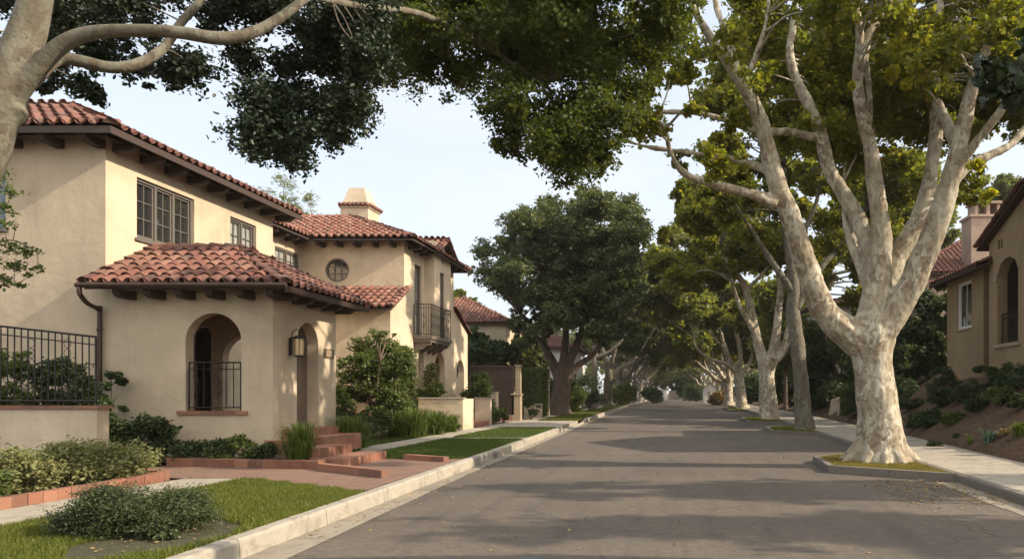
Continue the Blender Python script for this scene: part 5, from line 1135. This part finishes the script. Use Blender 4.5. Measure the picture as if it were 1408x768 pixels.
nd = lp([(837, 562, G, 19), (836, 555, G, 15), (836, 530, G, 13), (838, 515, G, 13), (834, 495, G, 9), (828, 480, G, 6), (820, 465, G, 4)], seed=112)
nd += lp([(838, 518, G, 9), (850, 508, G, 7), (864, 500, G, 5.5), (876, 490, G, 3.5)], seed=113); nd += lp([(840, 512, G, 8), (842, 495, G, 6), (846, 480, G, 5), (850, 465, G, 3)], seed=114)
cl = crown_clumps(rng, P(868, 415, 77), (5.5, 7, 4.8), 45, (1, 1.7)); twigs(m, nd, cl, rng, .06); m.build('trunk', M['bark2'], t, True); foliage('crown', cl, 26000, .33, L['oakB'], t, 14, LEAF, sub=20)
LT = [(-7.0, 92, .48, 'stout dark trunk fourth along the left row'), (-7.0, 104, .34, 'slim pale trunk fifth along the left row'), (-6.9, 120, .42, 'distant left-row tree before the rounded roadside bush'), (-6.9, 140, .42, 'second-farthest tree of the left row'), (-6.6, 160, .42, 'farthest tree of the left row')]
for i, (x, y, r, lb) in enumerate(LT):
    street_tree('street_tree', lb, (x, y, .1), 3.4, r, 4, 5, 5.5, (x+1.6, y, 8.8), (7.0, 8, 4.6), 55, 19000, .45, L['oakB'] if i % 2 == 0 else L['canopy'], M['greybark'], 120+i, LG, cr=(1.1, 1.9), shape=LEAF, low=1)
# trees beyond the street end and behind the houses
BG = 'trees beyond the far end of the street'
for i, (x, y, zc, rx, rz, lm, lb) in enumerate([(-1, 195, 7, 9, 7, 'far', 'pale feathery tree closing the far end of the street'), (-14, 190, 9, 11, 9, 'planeB', 'mid green tree beyond the far left end of the street'), (10, 185, 8, 10, 8, 'far', 'yellowish tree beyond the far right end of the street'),
      (-32, 200, 12, 14, 12, 'oakB', 'dull green tree far behind the left houses'), (24, 190, 12, 13, 12, 'planeB', 'green tree far behind the right trees'), (3, 215, 14, 12, 10, 'planeB', 'tall tree crown behind the pale feathery one')]):
    street_tree('background_tree', lb, (x, y, 0), 3, .5, 4, 6, 6, (x, y, zc), (rx, 7, rz), 60, 9000, .75, L[lm], M['greybark'], 140+i, BG, cr=(1.6, 3), below=-1, shape=LEAF)
street_tree('gum_tree', 'wispy pale tree rising behind the second house roof', (-24.5, 46, .2), 6, .25, 4, 2, 5, (-24.6, 46, 12.6), (1.9, 2, 2.4), 18, 4200, .20, L['far'], M['greybark'], 150, cr=(.5, .9), shape=SLIM)
street_tree('background_tree', 'bright lime-green tree top between second house and far tiled roof', (-25.3, 84, .2), 5, .3, 4, 2, 3, (-25.4, 84, 10.5), (2.2, 2, 2.4), 14, 2500, .4, L['grass'], M['greybark'], 151, cr=(.8, 1.3))
for i, (a, b, Y, rx, rz, lm, lb) in enumerate([(672, 492, 50, 2.2, 1.7, 'dshrub', 'dark rounded tree behind the board gate'), (712, 485, 56, 2.8, 2.2, 'oakB', 'dark tree between the gate and the oak'), (640, 492, 44, 1.8, 1.9, 'dshrub', 'dark evergreen against the raking house wing'),
      (1240, 455, 37, 3.2, 3.2, 'dshrub', 'dark shrubby tree behind the big trunk on the slope'), (1290, 450, 33, 1.6, 2.8, 'dshrub', 'dark tree at the far corner of the ochre house'), (1150, 485, 46, 2.6, 1.8, 'dshrub', 'dark bush below the white plastered house'),
      (1100, 480, 48, 2.5, 2.6, 'oakB', 'green tree between leaning trunk and white house'), (1270, 300, 52, 3.4, 3.2, 'far', 'grey-green tree beside the pink chimney'), (1375, 285, 64, 3.0, 3.0, 'far', 'pale tree behind the pink chimney'), (1080, 440, 60, 4, 4, 'planeB', 'mid green tree behind the third plane tree'),
      (1215, 505, 33, 2.0, 1.1, 'dshrub', 'dark shrub spreading under the slope trees')]):
    c = P(a, b, Y); gz = bank_h(c.x, Y) if c.x > 0 else KH
    street_tree('evergreen_tree', lb, (c.x, Y, gz), max(.5, c.z-rz*.8-gz), .16, 4, rx*.7, rz*1.2, tuple(c), (rx, rx, rz), 26, int(13000*rx*rz/6)+5000, .17 if Y < 50 else .3, L[lm], M['oakbark'], 160+i, 'evergreens behind the street', cr=(rx*.25, rx*.42), below=-1, shape=LEAF, inner=.3)

# ---------------------------------------------------------------- shrubs and plants
def shrub(label, c, rx, ry, rz, n, ls, mat, seed, z0, name='shrub', cat='shrub', group=None, shape=LEAF, ncl=14, cr=None, stems=6, flowers=None, jit=.28, sub=16, up=.35):
    r_ = random.Random(seed); x, y = c; t_ = thing(name, label, cat, (x, y, z0), group); cl_ = []
    cr = cr or (min(rx, ry)*.32, min(rx, ry)*.5)
    for _ in range(ncl):
        a = r_.uniform(0, 6.283); k = r_.uniform(.2, 1)**.6; h = r_.uniform(.18, 1); sc_ = math.sqrt(max(.1, 1-(max(0, h-.35)/.75)**2)); q = r_.uniform(*cr)
        cl_.append((x+math.cos(a)*(rx-q*.6)*k*sc_, y+math.sin(a)*(ry-q*.6)*k*sc_, z0+max(.04, h*(rz-q*.5)), q, q, q*.8))
    m_ = MB()
    for k in range(stems):
        a = cl_[k % len(cl_)]; m_.tube([(x+r_.uniform(-.1, .1)*rx, y+r_.uniform(-.1, .1)*ry, z0-.05), ((x+a[0])/2+r_.uniform(-.05, .05), (y+a[1])/2, (z0+a[2])/2), a[:3]], [.016*rz+.006, .010*rz+.004, .004], 5)
    m_.build('stems', M['oakbark'], t_, True); foliage('foliage', cl_, int(n*1.7), ls, L[mat], t_, seed, shape, sub=sub, jit=jit, zmin=z0+.005, up=up)
    if flowers:
        fc, fn, fs = flowers; foliage('flowers', [(a[0], a[1], a[2]+a[5]*.7, a[3]*.7, a[4]*.7, a[5]*.4) for a in cl_ if a[2] > z0+rz*.4] or cl_, fn, fs, L[fc], t_, seed+1, WIDE, sub=3, jit=.12)
    return t_
SG = 'pale shrub row behind the brick border'
for i, (y, x, h, mt, lb) in enumerate([(5.6, -8.9, .55, 'shrub', 'green shrub at the near end of the border row, cut by the frame'), (6.7, -8.85, .50, 'shrub', 'loose green shrub beside the near end of the border row'), (7.7, -8.95, .62, 'pale', 'tall wispy pale shrub in the border row'), (8.7, -8.8, .56, 'shrub', 'mid-row shrub with mixed green leaves behind the brick border'),
     (9.6, -8.85, .60, 'pale', 'bushy pale green shrub in the middle of the border row'), (10.5, -8.8, .60, 'pale', 'pale variegated shrub before the end of the garden wall'), (11.3, -8.75, .56, 'pale', 'brightest pale shrub where the brick border ends')]):
    shrub(lb, (x, y), .62, .66, h, 4200, .048, mt, 200+i, .27, group=SG, ncl=20)
shrub('low dark grey-green shrub sprawling on the front parkway', (-5.50, 7.45), .78, .56, .48, 24000, .030, 'grey', 210, .18, ncl=90, shape=SLIM2, cr=(.07, .17), up=.9, jit=.45)
shrub('small grey-green sprawling shoot beside the low front shrub', (-4.98, 7.15), .25, .25, .16, 700, .04, 'grey', 211, .18, ncl=6)
for i, (px, Y, rx, h, mt, ls, n, lb) in enumerate([(175, 14.4, .62, .95, 'dshrub', .075, 2600, 'dark leggy shrub beside the downpipe'), (212, 14.3, .55, .85, 'dshrub', .07, 2200, 'dark shrub left of the arch window sill'), (158, 14.9, .3, 1.9, 'dshrub', .07, 1300, 'tall thin rose climbing by the downpipe'),
     (268, 14.2, .42, .42, 'dshrub', .05, 1600, 'low dark shrub at the left end of the porch bed'), (300, 14.1, .40, .45, 'dshrub', .05, 1600, 'low dark shrub below the arch window'), (332, 14.0, .36, .5, 'shrub', .05, 1500, 'low twiggy green shrub beneath the porch sill'), (362, 14.0, .3, .38, 'dshrub', .05, 1100, 'low dark shrub beside the leafy grass clump')]):
    c = P(px, 600, Y); shrub(lb, (c.x, Y), rx, rx*.8, h, n, ls, mt, 220+i, .27, group='shrubs in the porch bed')
def strap_plant(label, c, r, h, n0, mat, seed, z0, wd=.018, group=None, name='strap_leaved_plant', cat='plant', flop=.55, flowers=None):
    rg_ = np.random.default_rng(seed); t_ = thing(name, label, cat, (c[0], c[1], z0), group); K = 6; n = int(n0*1.35)
    a = rg_.uniform(0, 6.283, n); lean_ = rg_.uniform(.1, 1, n); H = h*rg_.uniform(.35, 1.12, n); Rr = r*lean_; b = rg_.normal(size=(n, 2))*r*.15; V_ = []; F_ = []
    for k in range(K):
        s = k/(K-1); rad_ = Rr*1.15*s**1.15; z_ = H*(np.sin(s*math.pi*(.42+flop*lean_*.62))); w_ = wd*.75*(1-.92*s**2)
        cx_ = c[0]+b[:, 0]+np.cos(a)*rad_; cy_ = c[1]+b[:, 1]+np.sin(a)*rad_
        for sg in (-1, 1): V_.append(np.stack([cx_-np.sin(a)*w_*sg, cy_+np.cos(a)*w_*sg, z0+z_], 1))
    V_ = np.stack(V_, 1).reshape(-1, 3); base = np.arange(n)[:, None]*2*K
    F_ = np.concatenate([base+np.array([2*k, 2*k+1, 2*k+3, 2*k+2]) for k in range(K-1)], 0)
    link_mesh('leaves', np_mesh('leaves', V_, F_, L[mat]), t_)
    if flowers: foliage('flowers', [(c[0], c[1], z0+h*.95, r*.6, r*.6, h*.15)], flowers[1], flowers[2], L[flowers[0]], t_, seed, WIDE, sub=6, jit=.1)
    return t_
c = P(412, 620, 13.95); strap_plant('arching green strap-leaved clump at the corner of the porch bed', (c.x, 13.95), .50, .72, 420, 'strap', 240, .26, .013)
c = P(480, 600, 17.5); strap_plant('feathery bright green clump beyond the brick steps', (c.x, 17.5), .60, .80, 560, 'strap', 241, .2, .013)
c = P(505, 600, 18.6); strap_plant('smaller bright green clump behind the feathery one', (c.x-.2, 18.6), .45, .6, 300, 'strap', 242, .2, .014)
SP = 'strap-leaved plants along the garden path'
for i, (px, Y, r, h, lb) in enumerate([(545, 22.6, .7, .8, 'strap-leaved clump nearest the big climbing shrub'), (572, 23.4, .75, .85, 'dense strap-leaved clump in front of the ivy column'), (598, 24.6, .7, .75, 'strap-leaved clump before the low garden wall'), (618, 26.2, .6, .6, 'strap-leaved clump touching the end of the garden wall'), (555, 25.2, .6, 1.15, 'tall stalky strap-leaved clump rising behind the others')]):
    c = P(px, 580, Y); strap_plant(lb, (c.x, Y), r, h, 340, 'strap' if i % 2 else 'dgrass', 250+i, .2, .02, SP)
c = P(632, 583, 27.2); shrub('tiny yellow-green plant at the foot of the garden wall', (c.x, 27.2), .22, .2, .35, 500, .06, 'shrub', 256, .2, ncl=5)
c = P(512, 500, 23.4); t = street_tree('climbing_shrub', 'broad leafy climbing shrub against the shaded ground-floor wall', (c.x-.38, 24.6, .2), .9, .07, 5, .9, 1.6, (c.x-.38, 24.6, 2.15), (1.22, .75, 1.72), 70, 30000, .078, L['shrub'], M['oakbark'], 260, cat='shrub', cr=(.28, .5), shape=LEAF, inner=.2, below=-1, flare=1.1)
c = P(470, 540, 23.0); shrub('leafy shrub showing just past the porch corner', (c.x, 23), .6, .5, 1.6, 3000, .08, 'shrub', 261, .2)
c = P(558, 520, 26); shrub('narrow ivy column climbing the sunlit house corner', (-9.75, 26.0), .42, .35, 3.1, 6500, .075, 'shrub', 262, .2, name='ivy', cat='climber', ncl=34, cr=(.18, .3))
for i, (px, Y, fc, lb) in enumerate([(490, 21.4, 'orange', 'plant with a few orange flowers under the climbing shrub'), (504, 21.8, 'red', 'plant with a bright red flower under the climbing shrub'), (524, 21.6, None, 'dusky green plant under the climbing shrub')]):
    c = P(px, 560, Y); shrub(lb, (c.x, Y), .38, .38, .95, 1500, .07, 'shrub' if i else 'grey', 264+i, .2, name='flowering_plant' if fc else 'shrub', cat='plant', flowers=(fc, 14, .08) if fc else None)
c = P(648, 530, 31.5); shrub('rounded bright green bush above the terracotta steps', (-8.98, 33.3), .95, .9, 2.35, 9000, .085, 'shrub', 270, .2, ncl=36, cr=(.28, .42))
c = P(600, 545, 28.6); shrub('leafy shrub spilling over the back of the garden wall', (-9.7, 28.75), .8, .4, 1.75, 5200, .08, 'shrub', 271, .2, ncl=22, cr=(.2, .32)); shrub('slim shrub rising by the arched openings', (-9.9, 29.3), .35, .3, 2.6, 2600, .08, 'pale', 272, .2, ncl=16, cr=(.15, .25))
shrub('small plant with red blooms beside the taller cream pier', (-8.1, 34.0), .35, .3, .75, 900, .08, 'shrub', 273, .2, name='flowering_plant', cat='plant', flowers=('red', 26, .1))
shrub('shrub beside the stone post under the slim brown post', (-7.75, 38.6), .5, .4, 1.3, 2200, .09, 'dshrub', 274, .2)
def hedge(label, x0, x1, y0, y1, z0, z1, n, ls, mat, seed, slope=0):
    rg_ = np.random.default_rng(seed); t_ = thing('hedge', label, 'hedge', ((x0+x1)/2, (y0+y1)/2, z0)); u = rg_.uniform(0, 1, (n, 3)); k = rg_.integers(0, 5, n)
    u[k == 0, 2] = 1; u[k == 1, 1] = 0; u[k == 2, 0] = 0; u[k == 3, 0] = 1; u[k == 4, 1] = 1
    u += rg_.normal(size=(n, 3))*np.array([ls/(x1-x0), ls/(y1-y0), ls/(z1-z0)])*.45
    p = np.stack([x0+u[:, 0]*(x1-x0), y0+u[:, 1]*(y1-y0), z0+u[:, 2]*(z1-z0)+slope*u[:, 0]*(x1-x0)], 1)
    v, f = leaf_arrays(p, ls, rg_, LEAF); link_mesh('foliage', np_mesh('foliage', v, f, L[mat]), t_)
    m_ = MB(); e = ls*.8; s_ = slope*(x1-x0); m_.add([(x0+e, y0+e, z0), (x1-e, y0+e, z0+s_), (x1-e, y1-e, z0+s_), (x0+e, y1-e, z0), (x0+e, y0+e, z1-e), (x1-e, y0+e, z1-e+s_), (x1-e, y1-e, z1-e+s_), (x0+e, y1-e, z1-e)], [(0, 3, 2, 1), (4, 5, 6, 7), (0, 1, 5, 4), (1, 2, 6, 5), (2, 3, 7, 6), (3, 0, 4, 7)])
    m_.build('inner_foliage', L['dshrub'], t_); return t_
hedge('tall clipped hedge behind the low sandstone wall', -9.3, -7.9, 42, 44.6, .2, 3.0, 9000, .10, 'shrub', 280)
hedge('long clipped hedge behind the oak', -12.5, -7.7, 55, 57, .2, 2.6, 7000, .15, 'dshrub', 281)
hedge('clipped green hedge on the bank beyond the big trunk', 7.65+.35, 10.8, 34.3, 35.4, .55, 1.75, 9000, .07, 'dgrass', 282, .42)
for i, (px, py, Y, rx, h, mt, lb) in enumerate([(790, 550, 52, 1.0, 2.1, 'shrub', 'rounded sunny bush right of the oak trunk'), (812, 545, 58, 1.5, 2.9, 'dshrub', 'dark round bush behind the slender grey trunk'), (853, 548, 84, 1.5, 2.6, 'grass', 'yellow-green bush glowing between the left trunks'), (866, 548, 100, 1.4, 2.8, 'shrub', 'green bush between the fourth and fifth left trunks'),
      (897, 545, 108, 1.7, 2.6, 'dshrub', 'rounded dark bush at the left road edge in the distance'), (765, 548, 60, 1.2, 2.0, 'dshrub', 'dark bush hidden behind the oak trunk'), (941, 538, 150, 2.6, 5, 'dshrub', 'tall dark clump beside the far pale gate'), (958, 540, 140, 3, 3.2, 'dshrub', 'dark hedge-like bush at the far right end of the street'), (988, 552, 92, 1.2, 1.7, 'litter', 'brown dry shrub between distant right trunks')]):
    c = P(px, py, Y); shrub(lb, (c.x, Y), rx, rx, h, int(3500+900*rx), .10 if Y < 70 else .2, mt, 290+i, .1, ncl=24)
for i, (x, y, rx, h, lb) in enumerate([(9.6, 44, 1.2, 1.7, 'dark shrub beyond the flared stair'), (9.3, 48.5, 1.3, 2.4, 'dark green shrub farther up the right pavement'), (10.5, 55, 2.0, 4.0, 'large dark shrub in front of the white house corner'), (9.8, 62, 1.8, 3.4, 'dark shrub behind the third plane tree'), (10.3, 70, 2.2, 4.2, 'big dark shrub behind the pale spreading plane tree'), (10, 82, 2.4, 4, 'distant dark shrub behind the right row'), (9.5, 95, 2.4, 4, 'farthest dark shrub behind the right row'), (10.9, 45.5, 1.6, 2.2, 'dense dark shrub under the white plastered house')]):
    shrub(lb, (x, y), rx, rx, h, int(3500+1500*rx), .12 if y < 60 else .22, 'dshrub', 310+i, bank_h(x, y)-.1, group='dark shrubs along the right slope', ncl=26)
def bsh(px, py, Y, rx, h, n, ls, mt, seed, lb, **k):
    c = P(px, py, Y); return shrub(lb, (c.x, Y), rx, rx*.8, h, n, ls, mt, seed, bank_h(c.x, Y)-.03, **k)
BS = 'shrubs on the brown bank'
bsh(1276, 535, 23.5, .55, .65, 3200, .06, 'dshrub', 330, 'low dark shrub on the bank just right of the big trunk', group=BS)
bsh(1292, 520, 25.0, .65, .8, 3200, .06, 'dshrub', 331, 'dark shrub on the bank below the corner of the ochre house', group=BS)
bsh(1324, 505, 24.0, .55, .6, 2600, .06, 'dshrub', 332, 'dark shrub below the white window', group=BS)
bsh(1356, 500, 22.4, .60, 1.05, 3600, .06, 'dshrub', 333, 'taller leafy shrub below the recess of the ochre house', group=BS)
bsh(1390, 500, 21.3, .60, .8, 3200, .06, 'dshrub', 334, 'dark shrub beneath the arched loggia', group=BS)
bsh(1420, 505, 20.0, .60, .7, 2600, .06, 'dshrub', 335, 'dark shrub under the loggia, cut by the frame', group=BS)
bsh(1253, 545, 28.0, .55, .5, 1800, .07, 'dshrub', 336, 'small dark shrub low behind the big trunk', group=BS)
bsh(1286, 580, 19.6, .26, .30, 1100, .04, 'grey', 337, 'small round grey-green tuft low on the bank', group=BS)
bsh(1316, 565, 20.0, .14, .14, 300, .04, 'grey', 338, 'tiny green tuft alone on the bank', group=BS)
c = P(1361, 590, 17.6); t = strap_plant('spiky blue-green agave on the bank', (c.x, 17.6), .34, .36, 46, 'agave', 340, bank_h(c.x, 17.6)-.02, .026, name='agave', flop=.1)
c = P(1383, 590, 17.4); shrub('low orange-brown succulent beside the agave', (c.x, 17.4), .22, .2, .18, 700, .035, 'litter', 341, bank_h(c.x, 17.4)-.02, name='succulent', cat='plant', ncl=8)
c = P(1402, 600, 16.6); strap_plant('bright green tuft at the edge of the frame on the bank', (c.x, 16.6), .34, .32, 170, 'strap', 342, bank_h(c.x, 16.6)-.02, .012)
c = P(1333, 588, 18.6); strap_plant('thin grassy tuft left of the agave', (c.x, 18.6), .22, .25, 60, 'strap', 343, bank_h(c.x, 18.6)-.02, .007)
# shrubs behind the iron fence and rose at the left edge
for i, (px, Y, rx, h, lb) in enumerate([(15, 13.6, .6, 1.5, 'leafy shrub behind the left part of the iron fence'), (75, 13.8, .6, 1.4, 'thin leafy shrub behind the middle of the iron fence'), (115, 13.7, .42, 1.45, 'twiggy shrub behind the right end of the iron fence')]):
    c = P(px, 520, Y); shrub(lb, (c.x, Y), rx, rx*.6, h+.6, 4600, .065, 'shrub' if i == 0 else 'dshrub', 350+i, .3, ncl=30, cr=(.16, .26), group='shrubs behind the iron fence')
m = MB(); m.box((-19, 12.57, .1), (-10.3, 15.1, .30)); tag(m.build('raised_bed_soil', M['soil']), 'soil of the raised bed behind the garden wall', 'ground', kind='structure')
t = thing('rose_bush', 'tall arching rose reaching across the shaded house wall at the frame edge', 'rose', (-12.6, 12.9, .95)); m = MB(); G = 12.8; rng = random.Random(77)
nd = lp([(-60, 560, G, 5), (-55, 460, G, 4), (-30, 360, G, 3), (10, 330, G, 2.2), (50, 345, G, 1.2)], n=6, seed=200); nd += lp([(-58, 480, G, 4), (-50, 330, G, 3), (-20, 250, G, 2.5), (20, 265, G, 1.2)], n=6, seed=201); nd += lp([(-40, 380, G, 3), (-10, 390, G, 2), (20, 392, G, 1)], n=6, seed=202)
cl = [tuple(P(a, b, G))+(r, r, r*.8) for a, b, r in ((5, 240, .16), (20, 265, .13), (8, 285, .14), (22, 290, .1), (-15, 250, .25), (15, 340, .2), (38, 345, .16), (52, 368, .1), (20, 365, .16), (5, 385, .18), (25, 392, .1), (-15, 350, .3), (-30, 300, .3), (8, 310, .12), (42, 378, .09))]
twigs(m, nd, cl, rng, .012, 4); m.build('stems', M['greybark'], t, True); foliage('foliage', cl, 2300, .058, L['shrub'], t, 360, LEAF, sub=14, jit=.4)
# surviving small kerb details: faded blue stencil figures on the kerb face
M['ink'] = simple('faded_blue_paint', (.10, .11, .17), .9, .5, 30, 0)
bx = Matrix(((0, 0, 1, 0), (1, 0, 0, 0), (0, 1, 0, 0), (0, 0, 0, 1)))
o = text_mesh('838 838', .12, M['ink'], 'kerb_lettering', None, Matrix.Translation((lk(17.8)+.012, 17.8, .085)) @ Matrix.Rotation(R(1.25), 4, 'Z') @ bx, .001); tag(o, 'faded blue house number stencilled on the kerb face', 'lettering')

for i, (px, py, Y, rx, h, mt, lb) in enumerate([(1262, 562, 24.5, .45, .5, 'dshrub', 'low green shrub tucked between big trunk and bank'), (1310, 535, 21.8, .42, .35, 'shrub', 'low spreading green plant mid-bank under the white window'), (1345, 520, 21.4, .5, .5, 'dshrub', 'rounded dark shrub mid-bank under the recess'), (1240, 520, 31, .8, 1.1, 'dshrub', 'dark bush at the top of the bank behind the big trunk'),
      (1378, 515, 20.4, .5, .6, 'shrub', 'leafy green shrub on the upper bank beneath the loggia'), (1298, 500, 27.2, .7, 1.0, 'dshrub', 'dark shrub hugging the near corner wall of the ochre house'), (1405, 540, 18.6, .4, .45, 'dshrub', 'dark low shrub above the agave at the frame edge')]):
    bsh(px, py, Y, rx, h, 2600, .06, mt, 370+i, lb, group=BS)
litter('mulch', 'bark chips and clods scattered over the brown bank', [(7.2, 11.2, 10, 30)], 5200, .045, 15, lambda x, y: VB(x, y)+.006)

# thin morning haze in the air of the whole street
hz = bpy.data.materials.new('haze'); hz.use_nodes = True; ht = hz.node_tree; ht.nodes.clear()
ho = ht.nodes.new('ShaderNodeOutputMaterial'); hv = ht.nodes.new('ShaderNodeVolumePrincipled'); hv.inputs['Color'].default_value = (.96, .95, .92, 1)
hv.inputs['Density'].default_value = .00028; hv.inputs['Anisotropy'].default_value = .2; ht.links.new(hv.outputs[0], ho.inputs['Volume'])
m = MB(); m.box((-905, -205, -1.7), (905, 2505, 40)); o = m.build('haze', hz); tag(o, 'thin pale haze filling the street air', 'haze', kind='stuff')
